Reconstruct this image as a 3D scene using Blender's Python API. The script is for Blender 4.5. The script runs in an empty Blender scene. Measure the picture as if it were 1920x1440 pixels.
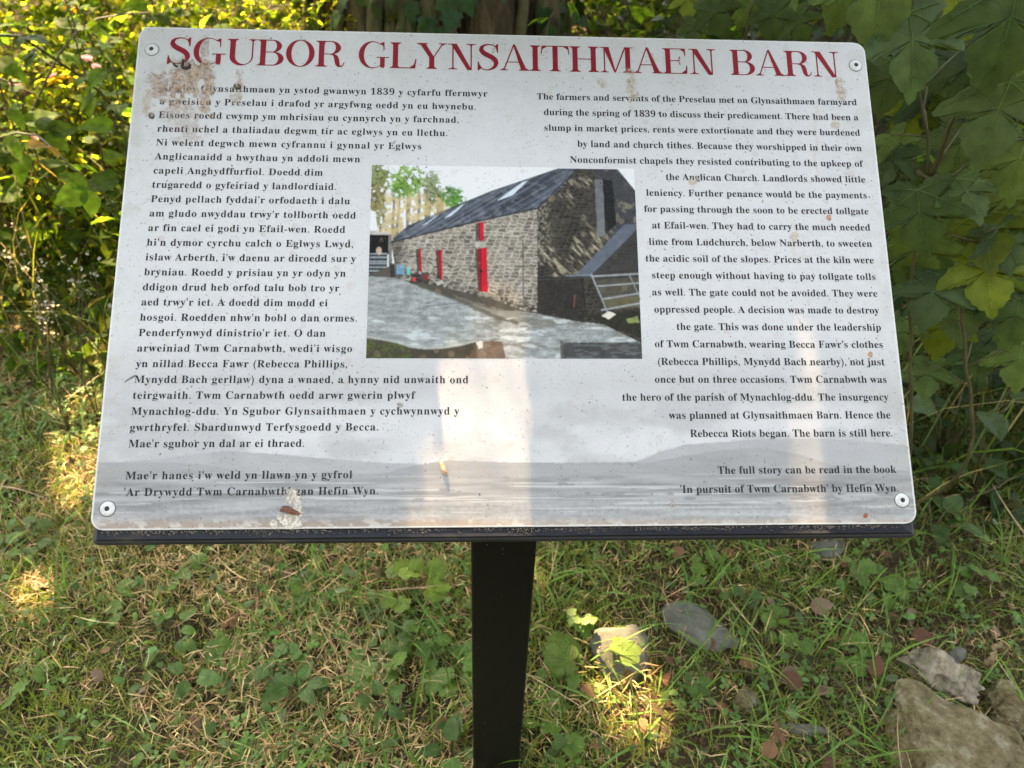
import bpy, math, random
import numpy as np
from mathutils import Vector, Matrix, noise

# ------------------------------------------------------------------ camera
scene = bpy.context.scene
COL = scene.collection
CAM = np.array([0.0, 0.0, 1.45])
FPX = 1375.0                                     # focal length in photo pixels (1920 wide)
RIGHT = np.array([0.998951, -0.035177, 0.029310])
DOWN = np.array([0.000509, -0.631547, -0.775338])
FWD = np.array([0.045785, 0.774540, -0.630866])
cam_d = bpy.data.cameras.new('camera')
cam_d.sensor_width = 36.0
cam_d.lens = FPX / 1920.0 * 36.0
cam_d.clip_start = 0.02
cam_d.clip_end = 2000.0
cam_d.dof.use_dof = True
cam_d.dof.focus_distance = 0.93
cam_d.dof.aperture_fstop = 6.6
cam_o = bpy.data.objects.new('camera', cam_d)
COL.objects.link(cam_o)
cam_o.matrix_world = Matrix([[RIGHT[i], -DOWN[i], -FWD[i], CAM[i]] for i in range(3)] + [[0, 0, 0, 1]])
scene.camera = cam_o

# ------------------------------------------------------------------ light
SUN_EL, SUN_AZ = math.radians(49), math.radians(-20)      # azimuth measured from +Y towards +X
SUN = np.array([math.sin(SUN_AZ) * math.cos(SUN_EL), math.cos(SUN_AZ) * math.cos(SUN_EL), math.sin(SUN_EL)])
world = bpy.data.worlds.new('World')
scene.world = world
world.use_nodes = True
wn = world.node_tree
sky = wn.nodes.new('ShaderNodeTexSky')
sky.sky_type = 'NISHITA'
sky.sun_disc = False
sky.sun_elevation = SUN_EL
sky.sun_rotation = SUN_AZ
sky.air_density = 1.0
sky.dust_density = 6.0
sky.ozone_density = 0.0
hs = wn.nodes.new('ShaderNodeHueSaturation')          # thin high haze: a paler, less blue sky
hs.inputs['Saturation'].default_value = 0.42
wn.links.new(sky.outputs[0], hs.inputs['Color'])
wn.links.new(hs.outputs[0], wn.nodes['Background'].inputs[0])
wn.nodes['Background'].inputs[1].default_value = 0.12
sun_d = bpy.data.lights.new('sun', 'SUN')
sun_d.energy = 5.0
sun_d.angle = math.radians(0.5)
sun_d.color = (1.0, 0.69, 0.38)
sun_o = bpy.data.objects.new('sun', sun_d)
COL.objects.link(sun_o)
sun_o.rotation_mode = 'QUATERNION'
sun_o.rotation_quaternion = Vector(SUN).to_track_quat('Z', 'Y')
sun_o.location = (SUN * 30).tolist()
scene.view_settings.view_transform = 'Standard'
scene.view_settings.look = 'None'
scene.view_settings.exposure = 3.1
scene.view_settings.gamma = 1.0
scene.view_settings.use_curve_mapping = False

RNG = np.random.default_rng(7)
random.seed(7)

# ------------------------------------------------------------------ helpers
def ray(x, y):
    d = RIGHT * ((x - 960.0) / FPX) + DOWN * ((y - 720.0) / FPX) + FWD
    return d / np.hypot(d[0], d[1])

def at(x, y, D):
    """point seen at photo position (x, y), D metres away over the ground"""
    return CAM + ray(x, y) * D

def atz(x, y, z=0.0):
    """point seen at photo position (x, y) at height z"""
    r = ray(x, y)
    return CAM + r * ((z - CAM[2]) / r[2])

def lerp(a, b, t): return a + (b - a) * t
def sstep(a, b, x):
    t = np.clip((np.asarray(x, float) - a) / (b - a), 0, 1)
    return t * t * (3 - 2 * t)

_T = {}
def vn(x, y, seed=0):
    """value noise 0..1 on arrays"""
    if seed not in _T: _T[seed] = np.random.default_rng(1000 + seed).random((64, 64))
    t = _T[seed]
    xi = np.floor(x).astype(int); yi = np.floor(y).astype(int)
    fx = x - xi; fy = y - yi
    fx = fx * fx * (3 - 2 * fx); fy = fy * fy * (3 - 2 * fy)
    a = t[xi % 64, yi % 64]; b = t[(xi + 1) % 64, yi % 64]; c = t[xi % 64, (yi + 1) % 64]; d = t[(xi + 1) % 64, (yi + 1) % 64]
    return (a * (1 - fx) + b * fx) * (1 - fy) + (c * (1 - fx) + d * fx) * fy

def fbm(x, y, seed=0, n=4):
    s = 0; w = 0.5; tot = 0
    for i in range(n):
        s = s + w * vn(x * 2 ** i + 7.3 * i, y * 2 ** i + 3.1 * i, seed + i); tot += w; w *= 0.5
    return s / tot

def inpoly(px, py, poly):
    px = np.asarray(px, float); py = np.asarray(py, float)
    r = np.zeros(np.broadcast(px, py).shape, bool)
    n = len(poly)
    for i in range(n):
        x0, y0 = poly[i]; x1, y1 = poly[(i + 1) % n]
        if y0 == y1: continue
        c = ((y0 > py) != (y1 > py)) & (px < (x1 - x0) * (py - y0) / (y1 - y0) + x0)
        r ^= c
    return r

def polydist(px, py, poly):
    """distance from points to a polygon (0 inside)"""
    px = np.asarray(px, float); py = np.asarray(py, float)
    best = np.full(px.shape, 1e9)
    n = len(poly)
    for i in range(n):
        a = np.array(poly[i], float); b = np.array(poly[(i + 1) % n], float); d = b - a
        t = np.clip(((px - a[0]) * d[0] + (py - a[1]) * d[1]) / (d @ d), 0, 1)
        best = np.minimum(best, np.hypot(px - a[0] - t * d[0], py - a[1] - t * d[1]))
    best[inpoly(px, py, poly)] = 0
    return best

def lin(c):
    """photo colour 0-255 -> linear"""
    c = np.asarray(c, float) / 255.0
    return np.where(c <= 0.04045, c / 12.92, ((c + 0.055) / 1.055) ** 2.4)

def meshdata(name, V, P, col=None, smooth=False, mat=None, mats=None, pm=None):
    """P: list of index lists, or (loop array, total array)"""
    me = bpy.data.meshes.new(name)
    V = np.asarray(V, np.float32)
    if isinstance(P, tuple): loops, tot = P
    else:
        tot = np.array([len(p) for p in P], np.int32); loops = np.array([i for p in P for i in p], np.int32)
    me.vertices.add(len(V)); me.vertices.foreach_set('co', V.ravel())
    me.loops.add(len(loops)); me.loops.foreach_set('vertex_index', np.asarray(loops, np.int32))
    me.polygons.add(len(tot))
    st = np.zeros(len(tot), np.int32); st[1:] = np.cumsum(tot)[:-1]
    me.polygons.foreach_set('loop_start', st); me.polygons.foreach_set('loop_total', np.asarray(tot, np.int32))
    if smooth: me.polygons.foreach_set('use_smooth', np.ones(len(tot), bool))
    if pm is not None: me.polygons.foreach_set('material_index', np.asarray(pm, np.int32))
    me.update(calc_edges=True)
    if col is not None:
        col = np.asarray(col, np.float32)
        if col.shape[1] == 3: col = np.concatenate([col, np.ones((len(col), 1), np.float32)], 1)
        a = me.color_attributes.new('Col', 'FLOAT_COLOR', 'POINT')
        a.data.foreach_set('color', col.ravel())
    for m in (mats or ([mat] if mat else [])): me.materials.append(m)
    return me

def link(name, me, parent=None, loc=None, M=None):
    o = bpy.data.objects.new(name, me); COL.objects.link(o)
    if parent is not None: o.parent = parent
    if M is not None: o.matrix_local = M
    if loc is not None: o.location = [float(v) for v in loc]
    return o

def obj(name, V, P, mat=None, parent=None, **k):
    loc = k.pop('loc', None); M = k.pop('M', None)
    return link(name, meshdata(name, V, P, mat=mat, **k), parent, loc, M)

def empty(name, loc=(0, 0, 0)):
    o = bpy.data.objects.new(name, None); COL.objects.link(o); o.location = [float(v) for v in loc]
    o.empty_display_size = 0.05
    return o

def tag(o, label=None, cat=None, group=None, kind=None):
    if label: o['label'] = label
    if cat: o['category'] = cat
    if group: o['group'] = group
    if kind: o['kind'] = kind
    return o

def copy_tree(o, parent=None):
    c = o.copy(); COL.objects.link(c); c.parent = parent
    for ch in list(o.children): copy_tree(ch, c)
    return c

class MB:
    """collects vertices and faces of one mesh"""
    def __init__(s): s.v = []; s.p = []; s.c = []
    def add(s, V, P, c=None):
        b = len(s.v); s.v += [list(map(float, q)) for q in V]; s.p += [[b + i for i in f] for f in P]
        if c is not None: s.c += [list(c)] * len(V)
    def tube(s, pts, rad, n=6, c=None, cap=True):
        pts = [np.array(p, float) for p in pts]
        if not hasattr(rad, '__len__'): rad = [rad] * len(pts)
        V = []; ref = None
        for i, p in enumerate(pts):
            t = pts[min(i + 1, len(pts) - 1)] - pts[max(i - 1, 0)]
            t = t / (np.linalg.norm(t) + 1e-12)
            if ref is None: ref = np.array([0, 0, 1.0]) if abs(t[2]) < .9 else np.array([1.0, 0, 0])
            x = ref - t * (ref @ t); x /= np.linalg.norm(x); ref = x; y = np.cross(t, x)
            for k in range(n):
                a = 2 * math.pi * k / n
                V.append(p + rad[i] * (math.cos(a) * x + math.sin(a) * y))
        P = []
        for i in range(len(pts) - 1):
            for k in range(n):
                k2 = (k + 1) % n
                P.append([i * n + k, i * n + k2, (i + 1) * n + k2, (i + 1) * n + k])
        if cap: P += [list(range(n))[::-1], [(len(pts) - 1) * n + k for k in range(n)]]
        s.add(V, P, c)
    def build(s, name, mat, parent=None, **k):
        if s.c: k['col'] = s.c
        return obj(name, s.v, s.p, mat, parent, **k)

def norm(a):
    return a / (np.linalg.norm(a, axis=-1, keepdims=True) + 1e-12)

def frames(nrm, tip):
    Z = norm(nrm); Y = norm(tip - Z * (tip * Z).sum(-1, keepdims=True)); X = np.cross(Y, Z)
    return X, Y, Z

def scatter(tv, tp, pos, X, Y, Z, sc, cols, tc=None):
    """many copies of a template in one vertex array: returns V, (loops, totals), colours"""
    tv = np.asarray(tv, float); n = len(pos); k = len(tv)
    sc = np.asarray(sc, float)
    if sc.ndim == 0: sc = np.full(n, float(sc))
    if sc.ndim == 1: sc = np.stack([sc, sc, sc], 1)
    V = pos[:, None, :] + sc[:, 0, None, None] * tv[None, :, 0, None] * X[:, None, :] \
        + sc[:, 1, None, None] * tv[None, :, 1, None] * Y[:, None, :] + sc[:, 2, None, None] * tv[None, :, 2, None] * Z[:, None, :]
    l = np.array([i for p in tp for i in p]); t = np.array([len(p) for p in tp])
    L = (l[None, :] + k * np.arange(n)[:, None]).ravel(); TT = np.tile(t, n)
    C = np.repeat(cols[:, None, :], k, 1)
    if tc is not None: C = C * np.asarray(tc, float)[None, :, None]
    return V.reshape(-1, 3), (L, TT), C.reshape(-1, 3)

def join(parts):
    V = []; L = []; TT = []; C = []; b = 0
    for v, (l, t), c in parts:
        V.append(v); L.append(l + b); TT.append(t); C.append(c); b += len(v)
    return np.concatenate(V), (np.concatenate(L), np.concatenate(TT)), np.concatenate(C)

# ------------------------------------------------------------------ materials
def mat_new(name):
    m = bpy.data.materials.new(name); m.use_nodes = True
    return m, m.node_tree.nodes, m.node_tree.links, m.node_tree.nodes['Principled BSDF']

def leaf_mat(name, trans=0.4, rough=0.5, tint=(1, 1, 1), ttint=(1.9, 1.5, 0.55), vary=0.35, scale=90.0, spec=0.4):
    """foliage: the leaf's own colour from attribute Col, mottled, partly letting light through"""
    m, N, L, b = mat_new(name)
    a = N.new('ShaderNodeAttribute'); a.attribute_name = 'Col'
    tc = N.new('ShaderNodeTexCoord')
    nz = N.new('ShaderNodeTexNoise'); nz.inputs['Scale'].default_value = scale; nz.inputs['Detail'].default_value = 3
    L.new(tc.outputs['Object'], nz.inputs['Vector'])
    mr = N.new('ShaderNodeMapRange'); mr.inputs[3].default_value = 1 - vary; mr.inputs[4].default_value = 1 + vary
    mr.inputs[1].default_value = .3; mr.inputs[2].default_value = .7
    L.new(nz.outputs[0], mr.inputs[0])
    mx = N.new('ShaderNodeMix'); mx.data_type = 'RGBA'; mx.blend_type = 'MULTIPLY'; mx.inputs[0].default_value = 1
    L.new(a.outputs['Color'], mx.inputs[6]); L.new(mr.outputs[0], mx.inputs[7])
    mt = N.new('ShaderNodeMix'); mt.data_type = 'RGBA'; mt.blend_type = 'MULTIPLY'; mt.inputs[0].default_value = 1
    L.new(mx.outputs[2], mt.inputs[6]); mt.inputs[7].default_value = (*tint, 1)
    L.new(mt.outputs[2], b.inputs['Base Color'])
    b.inputs['Roughness'].default_value = rough; b.inputs['Specular IOR Level'].default_value = spec
    bp = N.new('ShaderNodeBump'); bp.inputs['Strength'].default_value = .25; bp.inputs['Distance'].default_value = .002
    L.new(nz.outputs[0], bp.inputs['Height']); L.new(bp.outputs[0], b.inputs['Normal'])
    if trans > 0:
        t = N.new('ShaderNodeBsdfTranslucent')
        m2 = N.new('ShaderNodeMix'); m2.data_type = 'RGBA'; m2.blend_type = 'MULTIPLY'; m2.inputs[0].default_value = 1
        L.new(mx.outputs[2], m2.inputs[6]); m2.inputs[7].default_value = (*ttint, 1)
        L.new(m2.outputs[2], t.inputs[0])
        ms = N.new('ShaderNodeMixShader'); ms.inputs[0].default_value = trans
        L.new(b.outputs[0], ms.inputs[1]); L.new(t.outputs[0], ms.inputs[2])
        L.new(ms.outputs[0], N['Material Output'].inputs[0])
    return m

def noise_mat(name, stops, scale=8.0, rough=0.8, bump=0.3, dist=0.01, detail=6, spec=0.3, stretch=None, coords='Object'):
    m, N, L, b = mat_new(name)
    tc = N.new('ShaderNodeTexCoord'); src = tc.outputs[coords]
    if stretch:
        mp = N.new('ShaderNodeMapping'); mp.inputs['Scale'].default_value = stretch
        L.new(src, mp.inputs[0]); src = mp.outputs[0]
    nz = N.new('ShaderNodeTexNoise'); nz.inputs['Scale'].default_value = scale; nz.inputs['Detail'].default_value = detail; nz.inputs['Roughness'].default_value = .65
    L.new(src, nz.inputs['Vector'])
    cr = N.new('ShaderNodeValToRGB')
    el = cr.color_ramp.elements
    while len(el) < len(stops): el.new(0.5)
    for e, (p, c) in zip(el, stops): e.position = p; e.color = (*c, 1)
    L.new(nz.outputs[0], cr.inputs[0]); L.new(cr.outputs[0], b.inputs['Base Color'])
    n2 = N.new('ShaderNodeTexNoise'); n2.inputs['Scale'].default_value = scale * 4; n2.inputs['Detail'].default_value = 8
    L.new(src, n2.inputs['Vector'])
    bp = N.new('ShaderNodeBump'); bp.inputs['Strength'].default_value = bump; bp.inputs['Distance'].default_value = dist
    L.new(n2.outputs[0], bp.inputs['Height']); L.new(bp.outputs[0], b.inputs['Normal'])
    b.inputs['Roughness'].default_value = rough; b.inputs['Specular IOR Level'].default_value = spec
    return m

def plain_mat(name, c, rough=0.5, metal=0.0, spec=0.5):
    m, N, L, b = mat_new(name)
    b.inputs['Base Color'].default_value = (*c, 1); b.inputs['Roughness'].default_value = rough
    b.inputs['Metallic'].default_value = metal; b.inputs['Specular IOR Level'].default_value = spec
    return m

def attr_mat(name, rough=0.6, alpha=False, spec=0.4, specks=False, bump=0.0):
    m, N, L, b = mat_new(name)
    a = N.new('ShaderNodeAttribute'); a.attribute_name = 'Col'
    col = a.outputs['Color']
    if specks:
        tc = N.new('ShaderNodeTexCoord')
        wob = N.new('ShaderNodeTexNoise'); wob.inputs['Scale'].default_value = 900; wob.inputs['Detail'].default_value = 2
        L.new(tc.outputs['Object'], wob.inputs['Vector'])
        wm = N.new('ShaderNodeVectorMath'); wm.operation = 'SCALE'; wm.inputs['Scale'].default_value = .0028
        L.new(wob.outputs['Color'], wm.inputs[0])
        wa = N.new('ShaderNodeVectorMath'); wa.operation = 'ADD'
        L.new(tc.outputs['Object'], wa.inputs[0]); L.new(wm.outputs[0], wa.inputs[1])
        for sc, keep, rad, dark, strg in ((420, .30, .36, (.10, .085, .07), .42), (240, .45, .28, (.08, .065, .05), .62), (110, .60, .15, (.05, .04, .035), .9), (38, .72, .07, (.04, .032, .03), .9), (60, .62, .34, (.30, .22, .15), .22)):
            v = N.new('ShaderNodeTexVoronoi'); v.inputs['Scale'].default_value = sc
            L.new(wa.outputs[0], v.inputs['Vector'])
            pn = N.new('ShaderNodeTexNoise'); pn.inputs['Scale'].default_value = 7 + sc * .05; pn.inputs['Detail'].default_value = 4
            L.new(tc.outputs['Object'], pn.inputs['Vector'])
            pr = N.new('ShaderNodeMapRange'); pr.inputs[1].default_value = .38; pr.inputs[2].default_value = .62; pr.inputs[3].default_value = strg * .25; pr.inputs[4].default_value = strg * 1.15
            L.new(pn.outputs[0], pr.inputs[0]); dens = pr.outputs[0]
            sx = N.new('ShaderNodeSeparateColor'); L.new(v.outputs['Color'], sx.inputs[0])
            r = N.new('ShaderNodeMapRange'); r.inputs[1].default_value = keep; r.inputs[2].default_value = 1; r.inputs[3].default_value = 0; r.inputs[4].default_value = rad
            L.new(sx.outputs[0], r.inputs[0])
            d = N.new('ShaderNodeMath'); d.operation = 'SUBTRACT'; L.new(r.outputs[0], d.inputs[0]); L.new(v.outputs['Distance'], d.inputs[1])
            k = N.new('ShaderNodeMapRange'); k.inputs[1].default_value = 0; k.inputs[2].default_value = .05; L.new(dens, k.inputs[4])
            L.new(d.outputs[0], k.inputs[0])
            mx = N.new('ShaderNodeMix'); mx.data_type = 'RGBA'; mx.inputs[7].default_value = (*dark, 1)
            L.new(k.outputs[0], mx.inputs[0]); L.new(col, mx.inputs[6]); col = mx.outputs[2]
    L.new(col, b.inputs['Base Color'])
    b.inputs['Roughness'].default_value = rough; b.inputs['Specular IOR Level'].default_value = spec
    if alpha:
        t = N.new('ShaderNodeBsdfTransparent'); ms = N.new('ShaderNodeMixShader')
        L.new(a.outputs['Alpha'], ms.inputs[0]); L.new(t.outputs[0], ms.inputs[1]); L.new(b.outputs[0], ms.inputs[2])
        L.new(ms.outputs[0], N['Material Output'].inputs[0])
    return m

# ------------------------------------------------------------------ ground shape
def gz(x, y):
    x = np.asarray(x, float); y = np.asarray(y, float)
    bank = .5 * sstep(2.0, 4.6, y + .15 * np.abs(x)) + .10 * sstep(.9, 2.2, x) * sstep(1.0, 2.4, y)
    bank = bank + 1.6 * sstep(4.5, 9.0, y)
    lump = .035 * (fbm(x * 2.2 + 20, y * 2.2 + 20, 40, 3) - .5) + .02 * (vn(x * 9 + 20, y * 9 + 20, 44) - .5)
    return bank + lump * sstep(12, 6, np.hypot(x, y))

g1 = np.concatenate([-np.geomspace(200, 3.2, 14), np.linspace(-3, 3, 101), np.geomspace(3.2, 200, 14)])
g2 = np.concatenate([-np.geomspace(200, 1.2, 12), np.linspace(-1, 5, 101), np.geomspace(5.2, 200, 16)])
GX, GY = np.meshgrid(g1, g2, indexing='ij')
nI, nJ = GX.shape
idx = np.arange(nI * nJ).reshape(nI, nJ)
quads = np.stack([idx[:-1, :-1], idx[1:, :-1], idx[1:, 1:], idx[:-1, 1:]], -1).reshape(-1, 4)
soil = noise_mat('soil', [(.3, (.022, .016, .01)), (.5, (.055, .04, .022)), (.62, (.045, .05, .018)), (.75, (.10, .075, .04))], scale=16, bump=.8, dist=.01, rough=.95, spec=.1)
gnd = obj('ground', np.stack([GX, GY, gz(GX, GY)], -1).reshape(-1, 3), (quads.ravel(), np.full(len(quads), 4)), soil, smooth=True)
tag(gnd, 'soil and thatch under the mown grass rising into a bank behind the board', kind='structure')
# ------------------------------------------------------------------ information board
T0 = CAM + np.array([0.03917, 0.97951, -0.23862])          # middle of the panel's top edge
BU = np.array([1.0, 0, 0]); BV = np.array([0, -0.767724, -0.640781]); BN = np.array([0, -0.640781, 0.767724])
PW, PH = 0.9, 0.6
def pb(x, y):
    """photo position -> place on the panel (u right, v down from the top edge)"""
    x = np.asarray(x, float); y = np.asarray(y, float)
    d = RIGHT * ((x - 960.0) / FPX)[..., None] + DOWN * ((y - 720.0) / FPX)[..., None] + FWD
    t = ((T0 - CAM) @ BN) / (d @ BN)
    p = CAM + d * t[..., None] - T0
    return p @ BU, p @ BV
def bp_px(u, v):
    """place on the panel -> photo position"""
    p = (T0 - CAM) + np.asarray(u)[..., None] * BU + np.asarray(v)[..., None] * BV
    z = p @ FWD
    return 960 + FPX * (p @ RIGHT) / z, 720 + FPX * (p @ DOWN) / z

POST = np.array([0.033, 0.6425, 0.0])
board = empty('information_board', (POST[0], POST[1], float(gz(POST[0], POST[1]))))
tag(board, 'white bilingual history board with red title on a black post', 'information board')
MB_ = Matrix([[BU[i], -BV[i], BN[i], T0[i] - board.location[i]] for i in range(3)] + [[0, 0, 0, 1]])

def ring_round(hw, v0, v1, r, n=8):
    """rounded rectangle outline in panel coordinates (x, -v); r: radii tl tr br bl"""
    out = []
    for (cx, cv, rr, a0) in ((hw, v0, r[1], 90), (hw, v1, r[2], 0), (-hw, v1, r[3], -90), (-hw, v0, r[0], 180)):
        sx = -1 if cx > 0 else 1; sy = -1 if cv == v0 else 1
        for k in range(n + 1):
            a = math.radians(a0 - 90 * k / n)
            out.append((cx + sx * rr + rr * math.cos(a), -cv + sy * rr + rr * math.sin(a)))
    return out

def slab(outline, h0, h1, bev=0.0, n=3):
    """closed plate between heights h0 (bottom) and h1 (top) with a rounded top edge"""
    o = np.array(outline); N = len(o)
    c = o.mean(0)
    nr = np.roll(o, -1, 0) - np.roll(o, 1, 0); nr = np.stack([nr[:, 1], -nr[:, 0]], 1); nr = norm(nr)
    if ((o - c) * nr).sum() < 0: nr = -nr
    rings = [(0.0, h0)] + ([(bev * (1 - math.cos(t)), h1 - bev + bev * math.sin(t)) for t in np.linspace(0, math.pi / 2, n + 1)] if bev else [(0.0, h1)])
    V = []; P = []
    for ins, h in rings: V += [(p[0] - q[0] * ins, p[1] - q[1] * ins, h) for p, q in zip(o, nr)]
    for i in range(len(rings) - 1):
        for k in range(N):
            k2 = (k + 1) % N
            P.append([i * N + k, (i + 1) * N + k, (i + 1) * N + k2, i * N + k2])
    P.append([(len(rings) - 1) * N + k for k in range(N)]); P.append(list(range(N))[::-1])
    return V, P

# --- post and tray
black = noise_mat('black powder coat', [(.3, (.006, .006, .007)), (.7, (.012, .012, .014))], scale=40, rough=.38, bump=.08, dist=.001, spec=.5)
def black_speck():
    m, N, L, b = mat_new('weathered black powder coat')
    tc = N.new('ShaderNodeTexCoord'); col = None
    nz = N.new('ShaderNodeTexNoise'); nz.inputs['Scale'].default_value = 14; nz.inputs['Detail'].default_value = 6
    L.new(tc.outputs['Object'], nz.inputs['Vector'])
    cr = N.new('ShaderNodeValToRGB'); cr.color_ramp.elements[0].color = (.0015, .0015, .002, 1); cr.color_ramp.elements[1].color = (.006, .006, .007, 1)
    L.new(nz.outputs[0], cr.inputs[0]); col = cr.outputs[0]
    for sc, keep, rad in ((95, .72, .10), (45, .8, .06)):
        v = N.new('ShaderNodeTexVoronoi'); v.inputs['Scale'].default_value = sc; L.new(tc.outputs['Object'], v.inputs['Vector'])
        sx = N.new('ShaderNodeSeparateColor'); L.new(v.outputs['Color'], sx.inputs[0])
        r = N.new('ShaderNodeMapRange'); r.inputs[1].default_value = keep; r.inputs[2].default_value = 1; r.inputs[4].default_value = rad; L.new(sx.outputs[0], r.inputs[0])
        k = N.new('ShaderNodeMath'); k.operation = 'LESS_THAN'; L.new(v.outputs['Distance'], k.inputs[0]); L.new(r.outputs[0], k.inputs[1])
        mx = N.new('ShaderNodeMix'); mx.data_type = 'RGBA'; mx.inputs[7].default_value = (.28, .27, .24, 1)
        L.new(k.outputs[0], mx.inputs[0]); L.new(col, mx.inputs[6]); col = mx.outputs[2]
    L.new(col, b.inputs['Base Color'])
    rr = N.new('ShaderNodeMapRange'); rr.inputs[3].default_value = .35; rr.inputs[4].default_value = .6; b.inputs['Specular IOR Level'].default_value = .3; L.new(nz.outputs[0], rr.inputs[0]); L.new(rr.outputs[0], b.inputs['Roughness'])
    return m
bspeck = black_speck()
pw = .0425; bv = .005
outline = []
for sx, sy, a0 in ((1, 1, 0), (-1, 1, 90), (-1, -1, 180), (1, -1, 270)):
    for k in range(5):
        a = math.radians(a0 + 90 * k / 4)
        outline.append((sx * (pw - bv) + bv * math.cos(a), sy * (pw - bv) + bv * math.sin(a)))
V = []; P = []
n = len(outline)
zb = board.location[2]
levels = np.linspace(-.25, .72, 6)
for z in levels: V += [(x, y, z) for x, y in outline]
for x, y in outline:                                        # top follows the underside of the tray
    wy = POST[1] + y
    vv = (wy - T0[1] + .021 * BN[1]) / BV[1]
    V.append((x, y, T0[2] + vv * BV[2] - .021 * BN[2] - zb))
for i in range(len(levels)):
    for k in range(n):
        k2 = (k + 1) % n
        P.append([i * n + k, i * n + k2, (i + 1) * n + k2, (i + 1) * n + k])
P.append([len(levels) * n + k for k in range(n)])
obj('post', V, P, bspeck, board)
trayV, trayP = slab(ring_round(.4485, -.0035, .6155, (.004, .009, .006, .006), 5), -.0205, -.0012, .006, 4)
traym = noise_mat('dirty black tray', [(.35, (.014, .016, .022)), (.60, (.022, .024, .032)), (.70, (.08, .065, .045)), (.85, (.16, .13, .10))], scale=26, rough=.42, bump=.12, dist=.001, spec=.5, stretch=(.5, 2.0, 1))
tray = obj('tray', trayV, trayP, traym, board, M=MB_)
# grime caught between the panel's lower edge and the tray lip
mb = MB()
for i in range(900):
    u = RNG.uniform(-.44, .44); d = abs(RNG.normal(0, .0022)); s = RNG.uniform(.0004, .0011)
    if vn(np.array(u * 18 + 30), np.array(3.2), 50) < .45 and i % 3: continue
    a = RNG.uniform(0, 6.28); q = [(u + s * math.cos(a + t), -(PH + .0012 + d) + s * .7 * math.sin(a + t), 0) for t in (0, 1.6, 3.1, 4.7)]
    mb.add([(*p[:2], -.001) for p in q] + [(q[0][0], q[0][1], -.001 + s * .8)], [[0, 1, 4], [1, 2, 4], [2, 3, 4], [3, 0, 4]])
mb.build('grime', noise_mat('grime', [(.3, (.06, .045, .03)), (.7, (.24, .20, .15))], scale=300, rough=.9, bump=0), tray)

# --- the panel with its printed landscape
nu, nv = 760, 520
vv = np.linspace(0, PH, nv); rc = .0145
ins = np.zeros(nv)
for i, v in enumerate(vv):
    e = min(v, PH - v)
    if e < rc: ins[i] = rc - math.sqrt(max(rc * rc - (rc - e) ** 2, 0))
ss = np.linspace(-1, 1, nu)
U = ss[None, :] * (PW / 2 - ins)[:, None]; VV = np.repeat(vv[:, None], nu, 1)
X, Y = bp_px(U, VV)
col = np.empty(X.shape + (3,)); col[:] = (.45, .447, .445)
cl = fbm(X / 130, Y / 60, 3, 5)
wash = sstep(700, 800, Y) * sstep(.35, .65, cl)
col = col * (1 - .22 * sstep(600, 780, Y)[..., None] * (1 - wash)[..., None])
mott = fbm(X / 18, Y / 18, 9, 4)
col *= (1 - .10 * (mott - .5) - .06 * (fbm(X / 160, Y / 160, 13, 3) - .5))[..., None]
def curve(pts, x):
    p = np.array(pts, float); return np.interp(x, p[:, 0], p[:, 1])
rough = 2.2 * (fbm(X / 9, Y * 0, 21, 3) - .5)
def lay(mask, c, a=1.0):
    global col
    k = (mask * a)[..., None]; col = col * (1 - k) + np.asarray(c) * k
tex = fbm(X / 60, Y / 22, 24, 5)
h1 = curve([(150, 868), (230, 866), (310, 860), (360, 852), (430, 846), (520, 851), (600, 859), (700, 867), (800, 870), (1190, 867), (1240, 846), (1290, 833), (1420, 824), (1520, 822), (1600, 826), (1740, 838)], X) + rough
lay(sstep(-1, 1, Y - h1), np.array([.30, .30, .30]), 1)
col *= (1 + .22 * (tex - .5) * sstep(-1, 1, Y - h1))[..., None]
h2 = curve([(150, 866), (200, 867), (250, 868), (320, 867), (380, 871), (440, 882), (520, 894), (620, 897), (700, 893), (760, 876), (840, 863), (900, 865), (1000, 868), (1180, 867), (1205, 870), (1260, 860), (1320, 848), (1390, 840), (1450, 842), (1500, 852), (1560, 872), (1640, 880), (1740, 884)], X) + rough * .8
d2 = sstep(-1, 1, Y - h2)
lay(d2, np.array([.252, .252, .251]), 1)
col *= (1 + .30 * (fbm(X / 90, Y / 12, 27, 5) - .5) * d2)[..., None]
stk = fbm(X / 110 + Y / 60, Y / 9, 30, 5)
fld = sstep(878, 905, Y + 10 * (fbm(X / 120, Y * 0, 33, 2) - .5))
lay(fld, np.array([.24, .239, .236]), .75)
col *= (1 + 1.0 * (stk - .5) * fld)[..., None]
wl = sstep(.60, .70, fbm(X / 200 - Y / 60, Y / 3.6 + X / 700, 35, 4)) * fld * sstep(980, 950, Y)
lay(wl, np.array([.40, .40, .39]), .8)
blot = sstep(.66, .72, fbm(X / 34, Y / 9, 39, 3)) * fld * sstep(965, 930, Y) * sstep(640, 760, X)
lay(blot, np.array([.17, .17, .168]), .7)
pale = sstep(940, 990, Y) * sstep(600, 900, X)
lay(pale, np.array([.36, .36, .352]), .5)
col *= (1 + .35 * (fbm(X / 5, Y / 4, 46, 3) - .5) * sstep(925, 960, Y))[..., None]
rim = sstep(966, 986, Y + 6 * (fbm(X / 30, Y * 0, 48, 3) - .5))
lay(rim, np.array([.30, .22, .15]), .6)
lay(rim * sstep(.55, .7, fbm(X / 14, Y / 8, 52, 3)), np.array([.46, .44, .40]), .7)
lay(sstep(.50, .72, fbm(X / 40, Y / 300, 66, 4)) * sstep(230, 60, Y) , np.array([.36, .34, .30]), .22)      # faint rain runs
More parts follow.
